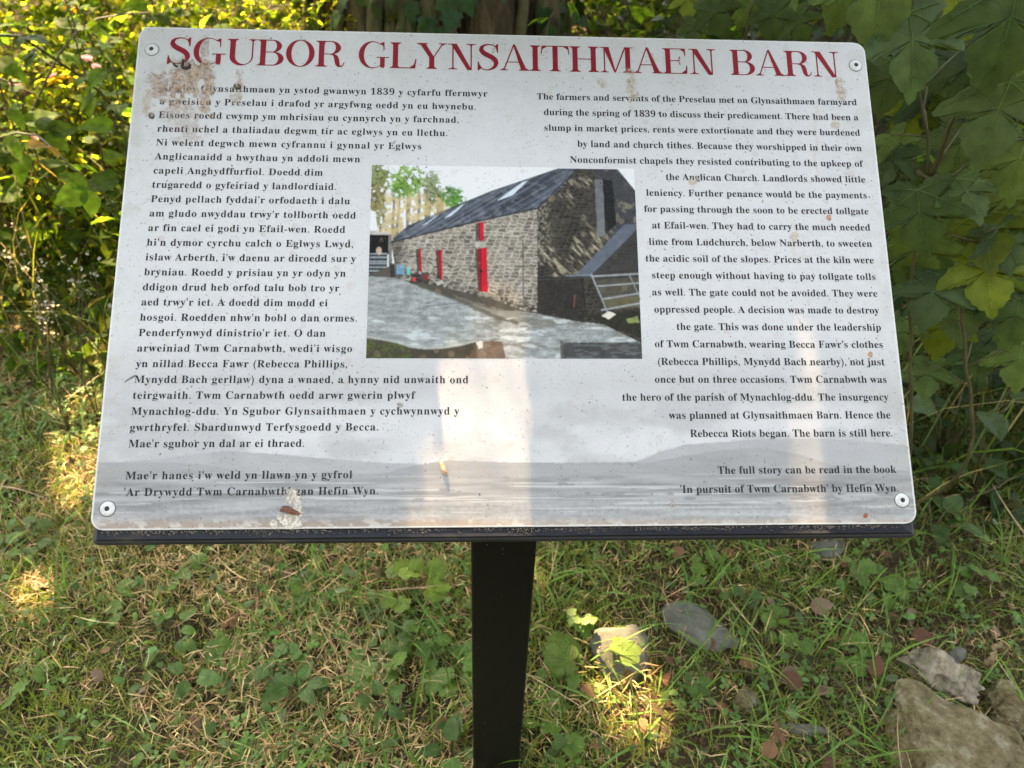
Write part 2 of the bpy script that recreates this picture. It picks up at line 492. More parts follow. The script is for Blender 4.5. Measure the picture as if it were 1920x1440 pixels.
lay(sstep(.48, .7, fbm(X / 26, Y / 26, 68, 4)) * np.clip(1 - np.minimum(np.abs(U + PW / 2), np.abs(U - PW / 2)) / .05, 0, 1), np.array([.30, .29, .22]), .28)
edge = np.minimum(PW / 2 - ins[:, None] - np.abs(U), np.minimum(VV, PH - VV))
lay((edge < .0012).astype(float), np.array([.58, .57, .55]), .8)
# rusty drips below the top edge and round the rivets
for x, y0, y1, w in ((1185, 140, 190, 7), (1490, 420, 480, 8), (1530, 200, 330, 6), (276, 170, 215, 8), (1568, 220, 250, 6), (452, 150, 175, 6), (1300, 330, 350, 6)):
    m = sstep(1, 0, np.abs(X - x + 3 * np.sin(Y / 9)) / w) * sstep(y0 - 12, y0 + 8, Y) * sstep(y1 + 12, y1 - 8, Y) * (.4 + .6 * fbm(X / 5, Y / 8, 60, 3))
    lay(m, np.array([.42, .32, .22]), .5)
idx = np.arange(nu * nv).reshape(nv, nu)
quads = np.stack([idx[:-1, :-1], idx[1:, :-1], idx[1:, 1:], idx[:-1, 1:]], -1).reshape(-1, 4)
b = np.concatenate([idx[0, :], idx[1:, -1], idx[-1, -2::-1], idx[-2:0:-1, 0]])
pv = np.stack([U, -VV, np.zeros_like(U)], -1).reshape(-1, 3)
low = pv[b].copy(); low[:, 2] = -.002
nb = len(b); base = len(pv)
side = np.stack([b, np.roll(b, -1), base + np.roll(np.arange(nb), -1), base + np.arange(nb)], 1)
loops = np.concatenate([quads.ravel(), side.ravel(), base + np.arange(nb)])
tot = np.concatenate([np.full(len(quads) + nb, 4), [nb]])
c4 = np.concatenate([col.reshape(-1, 3), np.tile([.56, .55, .53], (nb, 1))])
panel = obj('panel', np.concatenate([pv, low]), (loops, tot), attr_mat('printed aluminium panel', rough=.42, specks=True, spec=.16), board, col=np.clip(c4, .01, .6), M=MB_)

# --- rivets
steel = noise_mat('rivet steel', [(.3, (.42, .42, .41)), (.7, (.58, .58, .56))], scale=260, rough=.45, bump=.1, dist=.0004)
dark = plain_mat('rivet hole and rim shade', (.03, .028, .022), .8)  # dark hole, and gap shade painted as a ring round the rim
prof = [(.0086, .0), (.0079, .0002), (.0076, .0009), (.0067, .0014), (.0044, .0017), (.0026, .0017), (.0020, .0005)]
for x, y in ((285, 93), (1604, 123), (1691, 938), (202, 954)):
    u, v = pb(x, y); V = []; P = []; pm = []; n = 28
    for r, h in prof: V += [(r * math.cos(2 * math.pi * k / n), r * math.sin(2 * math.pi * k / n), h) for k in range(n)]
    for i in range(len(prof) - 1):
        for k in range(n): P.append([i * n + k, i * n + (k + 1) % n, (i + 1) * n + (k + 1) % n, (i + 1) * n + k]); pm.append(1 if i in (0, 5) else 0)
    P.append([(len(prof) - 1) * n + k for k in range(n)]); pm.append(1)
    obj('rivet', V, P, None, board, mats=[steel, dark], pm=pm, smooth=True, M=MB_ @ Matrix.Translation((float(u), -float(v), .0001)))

# --- lettering: bold serif letters from Blender's own built-in typeface, taken apart into outlines
def typeface(chars):
    """outline of each character: [advance, splines of handle/point/handle in 1/1000 em]"""
    def serif(c):
        if 'A' <= c <= 'Z': return chr(0x1D400 + ord(c) - 65)
        if 'a' <= c <= 'z': return chr(0x1D41A + ord(c) - 97)
        if '0' <= c <= '9': return chr(0x1D7CE + ord(c) - 48)
        return c
    def outline(body):
        cu = bpy.data.curves.new('letters', 'FONT'); cu.body = body
        o = bpy.data.objects.new('letters', cu); COL.objects.link(o)
        for q in bpy.context.view_layer.objects: q.select_set(False)
        bpy.context.view_layer.objects.active = o; o.select_set(True)
        bpy.ops.object.convert(target='CURVE')
        r = [[[1000 * v for p in (k.handle_left, k.co, k.handle_right) for v in p[:2]] for k in s.bezier_points] for s in o.data.splines]
        c2 = o.data; bpy.data.objects.remove(o); bpy.data.curves.remove(c2)
        return r
    out = {}
    for c in chars:
        one = outline(serif(c)); two = outline(serif(c) * 2)
        out[c] = [two[len(one)][0][2] - two[0][0][2], one]
    out[' '] = [278.0, []]
    return out
GLYPHS = typeface(sorted(set("SGUBORLYNAITHME1839.,'()-abcdefghijklmnopqrstuvwxyCDEFJKPWZ")))
def line_splines(text, size, sx, uL, uR, v):
    """splines of one line of text whose ink runs from uL to uR on baseline v"""
    x = 0; items = []
    for c in text:
        g = GLYPHS[c]; items.append((c, x, g)); x += g[0]
    def ext(it, f): return [p[k] for s in it[2][1] for p in s for k in (2,)]
    i0 = min(ext(items[0], 0)); i1 = items[-1][1] + max(ext(items[-1], 0))
    s = size / 1000.0
    track = ((uR - uL) - (i1 - i0) * s * sx) / max(len(text) - 1, 1)
    out = []
    for k, (c, gx, g) in enumerate(items):
        ox = uL - i0 * s * sx + gx * s * sx + track * k
        for sp in g[1]: out.append([[(ox + p[2 * j] * s * sx, -v + p[2 * j + 1] * s) for j in range(3)] for p in sp])
    return out
def lettering(name, splines, mat, h, res, off):
    K = 1000.0                                   # filled at millimetre scale, then brought down to size
    cu = bpy.data.curves.new(name, 'CURVE'); cu.dimensions = '2D'; cu.fill_mode = 'BOTH'; cu.resolution_u = res; cu.offset = off * K
    for sp in splines:
        s = cu.splines.new('BEZIER'); s.bezier_points.add(len(sp) - 1); s.use_cyclic_u = True
        for bpnt, (a, c, d) in zip(s.bezier_points, sp):
            bpnt.handle_left_type = bpnt.handle_right_type = 'FREE'
            bpnt.handle_left = (a[0] * K, a[1] * K, 0); bpnt.co = (c[0] * K, c[1] * K, 0); bpnt.handle_right = (d[0] * K, d[1] * K, 0)
    tmp = bpy.data.objects.new('letters', cu); COL.objects.link(tmp)
    dg = bpy.context.evaluated_depsgraph_get()
    me = bpy.data.meshes.new_from_object(tmp.evaluated_get(dg), depsgraph=dg)
    bpy.data.objects.remove(tmp); bpy.data.curves.remove(cu)
    me.transform(Matrix.Scale(1 / K, 4))
    me.name = name; me.materials.clear(); me.materials.append(mat)
    return link(name, me, board, M=MB_ @ Matrix.Translation((0, 0, h)))
ink = noise_mat('printed black ink', [(.3, (.014, .014, .016)), (.7, (.026, .026, .028))], scale=200, rough=.45, bump=0, spec=.06)
inkred = noise_mat('printed red ink', [(.3, (.17, .012, .020)), (.7, (.21, .016, .026))], scale=60, rough=.45, bump=0, spec=.08)
# title: high-contrast capitals drawn stroke by stroke, cap height 1
ST, HL = .165, .034                             # stem and hairline
def letter_shapes(ch):
    """list of quad strips (left edge points, right edge points) and the letter's width"""
    S = []
    def strip(a, b): S.append((a, b))
    def bar(x0, y0, x1, y1): strip([(x0, y0), (x0, y1)], [(x1, y0), (x1, y1)])
    def diag(x0, y0, x1, y1, w): strip([(x0 - w / 2, y0), (x1 - w / 2, y1)], [(x0 + w / 2, y0), (x1 + w / 2, y1)])
    def serif(xc, y, w, l, r):
        """hairline foot (y=0) or head (y=1) with small brackets to a stem of width w"""
        d = 1 if y == 0 else -1
        bar(xc - w / 2 - l, min(y, y + d * HL), xc + w / 2 + r, max(y, y + d * HL))
        for q, e in ((-1, l), (1, r)):
            if e > .03:
                k = min(.055, e); x = xc + q * w / 2
                strip([(x - q * .01, y + d * HL * .5), (x - q * .01, y + d * (HL + .06))], [(x + q * k, y + d * HL * .9), (x + q * .006, y + d * (HL + .05))])
    def stem(xc, w=ST, l=.09, r=.09, y0=0, y1=1, s0=True, s1=True):
        bar(xc - w / 2, y0, xc + w / 2, y1)
        if s0: serif(xc, 0, w, l, r)
        if s1: serif(xc, 1, w, l, r)
    def bow(cx, cy, rx, ry, a0, a1, wv, wh, n=22):
        """arc of an ellipse, thick at its sides (wv), hairline at top and bottom (wh)"""
        A = np.radians(np.linspace(a0, a1, n))
        strip([(cx + rx * math.cos(t), cy + ry * math.sin(t)) for t in A], [(cx + (rx - wv) * math.cos(t), cy + (ry - wh) * math.sin(t)) for t in A])
    def brush(pts, w):
        p = np.array(pts, float); t = np.gradient(p, axis=0); t = norm(t); q = np.stack([-t[:, 1], t[:, 0]], 1); w = np.array(w)[:, None] / 2
        strip((p + q * w).tolist(), (p - q * w).tolist())
    if ch == 'I': stem(.17); W = .34
    elif ch == 'H': stem(.17); stem(.76); bar(.17, .49, .76, .49 + HL); W = .93
    elif ch == 'L':
        stem(.17); bar(.2, 0, .80, HL); strip([(.60, HL * .7), (.77, HL * .7)], [(.745, .14), (.815, .36)]); strip([(.77, 0), (.80, 0)], [(.79, .36), (.835, .36)]); W = .84
    elif ch == 'T':
        stem(.46, s1=False); bar(.03, 1 - HL, .89, 1)
        for q in (-1, 1): strip([(.46 + q * .24, 1 - HL * .7), (.46 + q * .405, .86), (.46 + q * .435, .66)], [(.46 + q * .42, 1), (.46 + q * .43, 1), (.46 + q * .462, .66)])
        W = .92
    elif ch == 'E':
        stem(.17, r=0); bar(.2, 1 - HL, .74, 1); bar(.2, 0, .78, HL); bar(.2, .50, .56, .50 + HL)
        strip([(.56, 1 - HL * .7), (.70, .86), (.725, .70)], [(.72, 1), (.74, 1), (.752, .70)])
        strip([(.58, HL * .7), (.73, .15), (.765, .33)], [(.74, 0), (.78, 0), (.795, .33)])
        strip([(.48, .50 + HL * .5), (.535, .42), (.54, .36)], [(.48, .50 + HL * .5), (.565, .42), (.57, .36)]); strip([(.48, .52), (.535, .60), (.54, .68)], [(.48, .52), (.565, .60), (.57, .68)]); W = .82
    elif ch == 'U':
        bar(.09, .33, .09 + ST, 1); serif(.09 + ST / 2, 1, ST, .09, .09); bar(.745, .33, .745 + HL * 1.3, 1); serif(.768, 1, HL * 1.3, .10, .10)
        A = np.radians(np.linspace(180, 360, 26)); o = []; i = []
        for t in A:
            o.append((.44 + .35 * math.cos(t), .335 + .35 * math.sin(t))); k = (math.cos(t) + 1) / 2
            cx0, rx0 = (.255 + .745) / 2, .245
            i.append((cx0 + rx0 * math.cos(t), .335 + (.35 - HL * (2.2 - 1.2 * k)) * math.sin(t)))
        strip(o, i); W = .90
    elif ch == 'B':
        stem(.17, r=0); bar(.2, 1 - HL, .46, 1); bar(.2, .505, .48, .505 + HL); bar(.2, 0, .48, HL)
        bow(.44, .7525, .285, .2475, -90, 90, ST * .92, HL); bow(.46, .27, .335, .27, -90, 90, ST, HL); W = .82
    elif ch == 'R':
        stem(.17); bar(.2, 1 - HL, .47, 1); bar(.2, .475, .50, .475 + HL); bow(.45, .7375, .30, .2625, -90, 90, ST * .95, HL)
        brush([(.42, .485), (.53, .47), (.60, .40), (.635, .28), (.66, .12), (.70, .035), (.77, .015), (.83, .07), (.855, .17)], [.03, .07, .13, .15, .14, .10, .05, .034, .03]); W = .87
    elif ch == 'O': bow(.455, .5, .43, .525, 0, 360, ST, HL, 48); W = .91
    elif ch == 'G':
        A = np.radians(np.linspace(52, 318, 34)); o = []; i = []
        for t in A: o.append((.455 + .43 * math.cos(t), .5 + .525 * math.sin(t))); i.append((.475 + (.45 - ST) * math.cos(t) * (1 if math.cos(t) < 0 else 1.38), .5 + (.525 - HL) * math.sin(t)))
        strip(o, i)
        bar(.70, .04, .70 + ST * .9, .42); bar(.58, .42 - HL, .99, .42)
        strip([(.70, .20), (.71, .10), (.73, .0)], [(.76, .42), (.82, .2), (.80, .0)]); strip([(.80, .0), (.825, -.02)], [(.80, .2), (.845, .2)])
        strip([(.66, .925), (.79, .86), (.80, .68)], [(.79, 1.0), (.825, 1.0), (.835, .68)]); W = 1.0
    elif ch == 'S':
        P = [(.655, .80), (.60, .91), (.50, .985), (.37, 1.0), (.24, .965), (.155, .875), (.15, .77), (.21, .67), (.34, .58), (.48, .50), (.585, .40), (.625, .28), (.59, .15), (.50, .06), (.37, .0), (.24, .01), (.14, .09), (.085, .20)]
        w = [.03, .034, .036, .04, .07, .12, .15, .17, .185, .185, .17, .15, .12, .08, .045, .036, .034, .03]
        f = np.linspace(0, 17, 60); P = np.array(P)
        brush(np.stack([np.interp(f, range(18), P[:, 0]), np.interp(f, range(18), P[:, 1])], 1), np.interp(f, range(18), w))
        strip([(.57, .93), (.63, .80), (.645, .68)], [(.65, 1.02), (.69, 1.02), (.685, .68)]); strip([(.07, .32), (.095, .20), (.17, .08)], [(.035, .32), (.03, -.02), (.07, -.02)]); W = .75
    elif ch == 'A':
        diag(.10, 0, .43, 1.02, HL * 1.25); strip([(.40, 1.02), (.66, 0)], [(.465, 1.02), (.66 + ST * 1.12, 0)]); bar(.20, .31, .70, .31 + HL); serif(.10, 0, HL, .10, .12); serif(.755, 0, ST, .09, .10); W = .93
    elif ch == 'Y':
        bar(.385, 0, .385 + ST, .46); serif(.4675, 0, ST, .09, .09); strip([(.385, .44), (.07, 1)], [(.385 + ST, .44), (.07 + ST * 1.12, 1)]); strip([(.50, .44), (.80, 1)], [(.55, .46), (.845, 1)]); serif(.165, 1, ST, .10, .09); serif(.82, 1, HL, .11, .11); W = .94
    elif ch == 'N':
        bar(.165, 0, .165 + HL * 1.25, .98); serif(.185, 0, HL, .12, .12); bar(.745, 0, .745 + HL * 1.25, 1); serif(.767, 1, HL, .13, .13)
        strip([(.11, 1), (.645, -.02)], [(.11 + ST * 1.2, 1), (.787, -.02)]); bar(.03, 1 - HL, .25, 1); W = .93
    elif ch == 'M':
        bar(.155, 0, .155 + HL * 1.25, .98); serif(.175, 0, HL, .11, .11); strip([(.14, 1), (.49, .0)], [(.14 + ST * 1.1, 1), (.54, .0)]); strip([(.49, .0), (.82, .96)], [(.535, .0), (.87, .98)])
        bar(.85, 0, .85 + ST, 1); serif(.9325, 0, ST, .09, .09); bar(.03, 1 - HL, .26, 1); bar(.82, 1 - HL, 1.11, 1); W = 1.12
    return S, W
mbt = MB(); nstep = 0
vb = float(np.mean([pb(490, 121.9)[1], pb(1063, 134.2)[1], pb(1500, 144.0)[1]])); vt = float(np.mean([pb(490, 72.3)[1], pb(1063, 87.1)[1], pb(1400, 95.3)[1]]))
for word, x0, x1 in (('SGUBOR', 312.7, 645.5), ('GLYNSAITHMAEN', 671.3, 1344), ('BARN', 1367.8, 1574.5)):
    u0 = float(pb(x0, 100)[0]); u1 = float(pb(x1, 125)[0]); shp = [letter_shapes(c) for c in word]
    cap = vb - vt; sx = (u1 - u0) / (sum(w for _, w in shp) + .012 * (len(word) - 1)); x = u0
    for S, W in shp:
        for a, b_ in S:
            nstep += 1; h = (nstep % 7) * .000012
            n = len(a); Vq = [(x + p[0] * sx, -vb + p[1] * cap, h) for p in a] + [(x + p[0] * sx, -vb + p[1] * cap, h) for p in b_]
            mbt.add(Vq, [[i, i + 1, n + i + 1, n + i] for i in range(n - 1)])
        x += (W + .012) * sx
mbt.build('title_lettering', inkred, board, M=MB_ @ Matrix.Translation((0, 0, .0002)))
WELSH = [("Ar glos Glynsaithmaen yn ystod gwanwyn 1839 y cyfarfu ffermwyr", 914), ("a gweision y Preselau i drafod yr argyfwng oedd yn eu hwynebu.", 892),
 ("Eisoes roedd cwymp ym mhrisiau eu cynnyrch yn y farchnad,", 860), ("rhenti uchel a thaliadau degwm tir ac eglwys yn eu llethu.", 839),
 ("Ni welent degwch mewn cyfrannu i gynnal yr Eglwys", 790), ("Anglicanaidd a hwythau yn addoli mewn", 675), ("capeli Anghydffurfiol. Doedd dim", 605),
 ("trugaredd o gyfeiriad y landlordiaid.", 630), ("Penyd pellach fyddai'r orfodaeth i dalu", 656), ("am gludo nwyddau trwy'r tollborth oedd", 667),
 ("ar fin cael ei godi yn Efail-wen. Roedd", 647), ("hi'n dymor cyrchu calch o Eglwys Lwyd,", 662), ("islaw Arberth, i'w daenu ar diroedd sur y", 667),
 ("bryniau. Roedd y prisiau yn yr odyn yn", 648), ("ddigon drud heb orfod talu bob tro yr", 636), ("aed trwy'r iet. A doedd dim modd ei", 614),
 ("hosgoi. Roedden nhw'n bobl o dan ormes.", 669), ("Penderfynwyd dinistrio'r iet. O dan", 610), ("arweiniad Twm Carnabwth, wedi'i wisgo", 660),
 ("yn nillad Becca Fawr (Rebecca Phillips,", 651), ("Mynydd Bach gerllaw) dyna a wnaed, a hynny nid unwaith ond", 878), ("teirgwaith. Twm Carnabwth oedd arwr gwerin plwyf", 779),
 ("Mynachlog-ddu. Yn Sgubor Glynsaithmaen y cychwynnwyd y", 861), ("gwrthryfel. Sbardunwyd Terfysgoedd y Becca.", 709), ("Mae'r sgubor yn dal ar ei thraed.", 570),
 ("Mae'r hanes i'w weld yn llawn yn y gyfrol", 660), ("'Ar Drywydd Twm Carnabwth' gan Hefin Wyn.", 709)]
WB = [169.3, 194.3, 220, 246.7, 273, 300, 325.7, 353, 379, 406, 433, 461, 488.3, 516.7, 544.3, 572.3, 601.7, 630.7, 660, 688, 717.7, 747.7, 777, 809, 837.5, 899, 930]
WX = [300, 298, 296, 294, 292, 290, 287, 285, 282.5, 280, 278, 275, 273, 270, 268, 265.5, 263, 260, 257.5, 255, 252, 250, 247, 244, 241, 235, 232]
ENG = [("The farmers and servants of the Preselau met on Glynsaithmaen farmyard", 1007, 1609), ("during the spring of 1839 to discuss their predicament. There had been a", 1020, 1611),
 ("slump in market prices, rents were extortionate and they were burdened", 1021, 1614), ("by land and church tithes. Because they worshipped in their own", 1083, 1617),
 ("Nonconformist chapels they resisted contributing to the upkeep of", 1069, 1620), ("the Anglican Church. Landlords showed little", 1249, 1623),
 ("leniency. Further penance would be the payments", 1212, 1626), ("for passing through the soon to be erected tollgate", 1208, 1629), ("at Efail-wen. They had to carry the much needed", 1223, 1632),
 ("lime from Ludchurch, below Narberth, to sweeten", 1217, 1635), ("the acidic soil of the slopes. Prices at the kiln were", 1211, 1638), ("steep enough without having to pay tollgate tolls", 1223, 1642),
 ("as well. The gate could not be avoided. They were", 1223, 1645), ("oppressed people. A decision was made to destroy", 1227, 1648), ("the gate. This was done under the leadership", 1269, 1652),
 ("of Twm Carnabwth, wearing Becca Fawr's clothes", 1228, 1655), ("(Rebecca Phillips, Mynydd Bach nearby), not just", 1234, 1658), ("once but on three occasions. Twm Carnabwth was", 1228, 1662),
 ("the hero of the parish of Mynachlog-ddu. The insurgency", 1167, 1665), ("was planned at Glynsaithmaen Barn. Hence the", 1254, 1668), ("Rebecca Riots began. The barn is still here.", 1294, 1673),
 ("The full story can be read in the book", 1346, 1679), ("'In pursuit of Twm Carnabwth' by Hefin Wyn.", 1276, 1684)]
EB = [197.3, 225.7, 255, 283.3, 312.7, 342.3, 372.3, 401.7, 432.3, 463.3, 495, 525.7, 556.7, 588.3, 620, 652.7, 685, 717.7, 751, 784, 818, 886.7, 921.7]
def fit_base(xs, ys, nbody):
    v = np.array([float(pb(x, y)[1]) for x, y in zip(xs, ys)])
    k = np.polyfit(np.arange(nbody), v[:nbody], 1); v[:nbody] = np.polyval(k, np.arange(nbody)); return v
SZ = .0123
wv = fit_base(WX, WB, 25); ev = fit_base([e[2] for e in ENG], EB, 21)
wu = np.mean([float(pb(x, y)[0]) for x, y in zip(WX[:25], WB[:25])]); eu = np.mean([float(pb(e[2], y)[0]) for e, y in zip(ENG, EB)])
wl_ = []
for (t, xr), v, xl, yb in zip(WELSH, wv, WX, WB): wl_ += line_splines(t, SZ, 1.0, wu if yb < 860 else float(pb(xl, yb)[0]), float(pb(xr, yb + 3)[0]), v)
lettering('text_block', wl_, ink, .0002, 3, .00001)
el_ = []
for (t, xl, xr), v, yb in zip(ENG, ev, EB): el_ += line_splines(t, SZ, 1.0, float(pb(xl, yb)[0]), eu, v)
lettering('text_block', el_, ink, .0002, 3, .00001)

# --- the printed photograph of a barn (flat print; shapes given in a 1920 x 1351 enlargement of it)
gu, gv = 500, 372
cu_, cv_ = pb(np.array([696, 1189.8, 1203.2, 687.9]), np.array([309.2, 316.3, 672.8, 671.9]))
S_, T_ = np.meshgrid(np.linspace(0, 1, gu), np.linspace(0, 1, gv))
uL = (cu_[0] + cu_[3]) / 2; uR = (cu_[1] + cu_[2]) / 2; vT = (cv_[0] + cv_[1]) / 2; vB = (cv_[2] + cv_[3]) / 2
QU = lerp(uL, uR, S_); QV = lerp(vT, vB, T_)
QX, QY = bp_px(QU, QV)
ZX = (QX - 680) * 3.5556; ZY = (QY - 300) * 3.5556
img = np.empty(ZX.shape + (3,)); img[:] = lin((222, 226, 230))
def wob(a, s, seed): return a * (fbm(ZX / s, ZY / s, seed, 3) - .5)
def paint(mask, c, a=1.0):
    global img
    k = (np.asarray(mask, float) * a)[..., None]; img = img * (1 - k) + np.asarray(c) * k
def pol(pts, w=0, s=20, seed=70): return inpoly(ZX + wob(w, s, seed), ZY + wob(w, s, seed + 3), pts)
def g(*c): return lin(c)
# trees
tn = fbm(ZX / 26, ZY / 26, 71, 5); tn2 = fbm(ZX / 60, ZY / 60, 77, 3)
reg = sstep(715, 640, ZX + .35 * np.abs(ZY - 300)) * sstep(560, 500, ZY)
trk = sstep(.55, .62, vn(ZX / 17 + .4 * np.sin(ZY / 60), ZY / 300, 80)) * reg * sstep(150, 260, ZY)
paint(trk, g(120, 105, 75), .9)
tan = reg * sstep(180, 260, ZY) * sstep(.40, .48, tn) * sstep(620, 520, ZX)
paint(tan, g(185, 168, 120), .85)
for cx, cy, rx, ry, c in ((110, 130, 80, 110, (120, 130, 70)), (300, 140, 125, 105, (128, 160, 72)), (250, 200, 70, 60, (112, 145, 66)), (460, 190, 60, 110, (130, 140, 100)), (600, 250, 80, 80, (96, 140, 62)), (630, 290, 60, 50, (100, 144, 66)), (100, 300, 60, 160, (140, 135, 85))):
    d = ((ZX - cx) / rx) ** 2 + ((ZY - cy) / ry) ** 2
    paint(sstep(1.15, .75, d + 2.4 * (tn - .5)) * sstep(.30, .40, tn), g(*c), .95)
    paint(sstep(1.0, .6, d + 2.4 * (tn2 - .5)) * sstep(.56, .66, fbm(ZX / 11, ZY / 11, 83, 3)), g(*[v * .55 for v in c]), .8)
# shed and its opening
paint(pol([(45, 330), (85, 345), (100, 470), (45, 475)]), g(215, 216, 214))
paint(pol([(40, 470), (192, 488), (192, 505), (40, 500)]), g(175, 172, 165))
paint(pol([(40, 498), (172, 498), (172, 630), (40, 630)]), g(22, 22, 22))
paint(pol([(172, 498), (192, 495), (200, 780), (172, 780)]), g(120, 118, 108))
paint(pol([(40, 620), (165, 620), (165, 780), (40, 780)]), g(62, 66, 66))
for y in (626, 650, 676, 690, 714, 738, 765): paint((np.abs(ZY - y) < 5) & (ZX < 165), g(150, 158, 160), .8)
paint(((ZX - 109) / 19) ** 2 + ((ZY - 606) / 27) ** 2 < 1, g(185, 165, 150), .9)
# ground tone under the wall
paint(pol([(195, 700), (1165, 700), (1880, 900), (1880, 1330), (20, 1330), (20, 775)]), g(84, 80, 72))
# yard
yn = fbm(ZX / 60, ZY / 14, 90, 5); yn2 = fbm(ZX / 8, ZY / 5, 95, 3)
yd = pol([(20, 775), (230, 785), (350, 830), (620, 930), (860, 1000), (1080, 1010), (1420, 1075), (1600, 1090), (1860, 1200), (1870, 1330), (20, 1330)])
paint(yd, g(148, 152, 150))
img = np.where(yd[..., None], img * (1 + 1.0 * (yn[..., None] - .5) + .5 * (yn2[..., None] - .5)), img)
paint(yd * sstep(.52, .62, fbm(ZX / 90, ZY / 30, 98, 4)) * sstep(760, 900, ZX), g(110, 108, 98), .6)
paint(pol([(600, 900), (860, 985), (1200, 1040), (1480, 1090), (1100, 1130), (900, 1060), (640, 950)], 40), g(120, 118, 108), .65)
paint(pol([(230, 785), (380, 850), (640, 950), (900, 1065), (1150, 1120), (1130, 1100), (900, 1035), (640, 925), (400, 825)], 12), g(85, 82, 72), .7)
paint(pol([(420, 972), (640, 950), (640, 957), (420, 980)]), g(90, 98, 100), .8)
paint(yd * sstep(.58, .66, fbm(ZX / 120, ZY / 22, 104, 3)) * (ZY > 1040), g(205, 212, 212), .5)
# stone walls
def stones(mask, base, dk, lt, sx, sy, seed):
    global img
    jx = ZX + 34 * (fbm(ZX / 34, ZY / 34, seed, 3) - .5); jy = ZY + 30 * (fbm(ZX / 40, ZY / 26, seed + 1, 3) - .5)
    row = np.floor(jy / sy); cx = jx / sx + .5 * (row % 2) + 3.7 * row
    fx = np.abs(cx - np.floor(cx) - .5) * 2; fy = np.abs(jy / sy - row - .5) * 2
    joint = np.maximum(sstep(.72, .95, fx), sstep(.62, .9, fy))
    tone = vn(np.floor(cx) * 3.1 + .5, row * 5.7 + .5, seed + 2)
    c = np.asarray(dk) * (1 - tone[..., None]) + np.asarray(base) * tone[..., None]
    c = c * (1 - joint[..., None] * .5) + np.asarray(lt) * joint[..., None] * .5
    c = c * (.65 + .7 * fbm(ZX / 7, ZY / 7, seed + 4, 3))[..., None]
    k = mask[..., None].astype(float); img = img * (1 - k) + c * k
wall = pol([(190, 548), (360, 498), (700, 425), (1168, 322), (1168, 1015), (1080, 1005), (830, 915), (480, 835), (225, 790)])
stones(wall, g(158, 150, 136), g(92, 86, 76), g(205, 200, 188), 50, 24, 110)
gab = pol([(1165, 322), (1300, 205), (1435, 58), (1700, 60), (1870, 270), (1880, 1230), (1600, 1095), (1420, 1075), (1165, 1015)])
stones(gab, g(72, 68, 60), g(38, 36, 32), g(92, 88, 80), 40, 22, 120)
dap = sstep(.47, .74, fbm((ZX + ZY * .9) / 90, (ZX - ZY) / 22, 125, 5)) * (.5 + fbm(ZX / 9, ZY / 9, 128, 2)) * sstep(.42, .6, fbm(ZX / 150, ZY / 150, 130, 2))
paint(gab * dap * ((ZY < 780)), g(172, 164, 138), .75)
paint(gab * sstep(1300, 1180, ZX) * sstep(.5, .6, fbm(ZX / 12, ZY / 12, 133, 3)) * (ZY < 700), g(165, 158, 140), .5)
foot = sstep(0, 130, ZY - curve([(200, 660), (480, 720), (830, 830), (1080, 880), (1168, 880)], ZX) + wob(150, 40, 140))
paint(wall * foot * sstep(.35, .6, fbm(ZX / 16, ZY / 16, 143, 4)), g(46, 43, 38), .85)
paint(wall * sstep(330, 215, ZX), g(60, 56, 50), .6)
paint(pol([(1165, 780), (1480, 780), (1480, 1080), (1165, 1020)], 30), g(48, 46, 42), .75)
# chimney breast, lean-to roof and the dark recess
paint(pol([(1548, 60), (1700, 60), (1870, 270), (1870, 440), (1640, 540), (1600, 120), (1548, 160)]), g(66, 70, 76), .6)
paint(pol([(1545, 130), (1600, 130), (1618, 505), (1565, 515)]), g(112, 114, 116), .9)
paint(pol([(1600, 125), (1665, 140), (1690, 430), (1570, 545), (1618, 505)]), g(30, 30, 30), .9)
paint(pol([(1690, 250), (1850, 330), (1850, 420), (1690, 420)]) * sstep(.45, .6, tn), g(140, 134, 112), .5)
paint(pol([(1420, 765), (1745, 430), (1850, 425), (1850, 440), (1530, 762)]), g(96, 102, 112))
paint(pol([(1350, 765), (1530, 760), (1530, 775), (1350, 778)]), g(112, 118, 124))
paint(pol([(1530, 760), (1850, 440), (1880, 780), (1560, 800)]), g(62, 62, 60), .75)
paint(pol([(1560, 800), (1880, 780), (1880, 930), (1600, 930)]), g(98, 96, 84), .45)
paint(pol([(1480, 1040), (1880, 1000), (1880, 1200), (1650, 1110)], 20), g(44, 46, 34), .85)
paint(pol([(1600, 930), (1880, 900), (1880, 980), (1640, 1000)], 20), g(120, 116, 84), .5)
paint(pol([(1755, 1060), (1830, 1040), (1850, 1085), (1770, 1090)], 12), g(140, 150, 92), .8)
paint(pol([(1592, 1038), (1640, 1008), (1692, 1030), (1640, 1062)], 6), g(205, 200, 188))
# gate
def bar(x0, y0, x1, y1, w, c, a=.95):
    dx, dy = x1 - x0, y1 - y0; q = dx * dx + dy * dy
    t = np.clip(((ZX - x0) * dx + (ZY - y0) * dy) / q, 0, 1)
    paint(sstep(w + 2, w - 2, np.hypot(ZX - x0 - t * dx, ZY - y0 - t * dy)), c, a)
for q in ((1530, 776, 1850, 758, 6), (1560, 842, 1850, 820, 5), (1600, 928, 1850, 888, 6), (1595, 1000, 1850, 955, 6), (1525, 765, 1630, 1010, 5), (1780, 770, 1840, 900, 3)): bar(*q, g(150, 153, 154))
bar(1068, 540, 1072, 985, 5, g(98, 94, 86)); bar(1460, 780, 1490, 1030, 4, g(40, 38, 36)); bar(1415, 900, 1408, 980, 4, g(140, 92, 66), .7)
bar(1460, 790, 1130, 800, 2, g(90, 88, 82), .6)
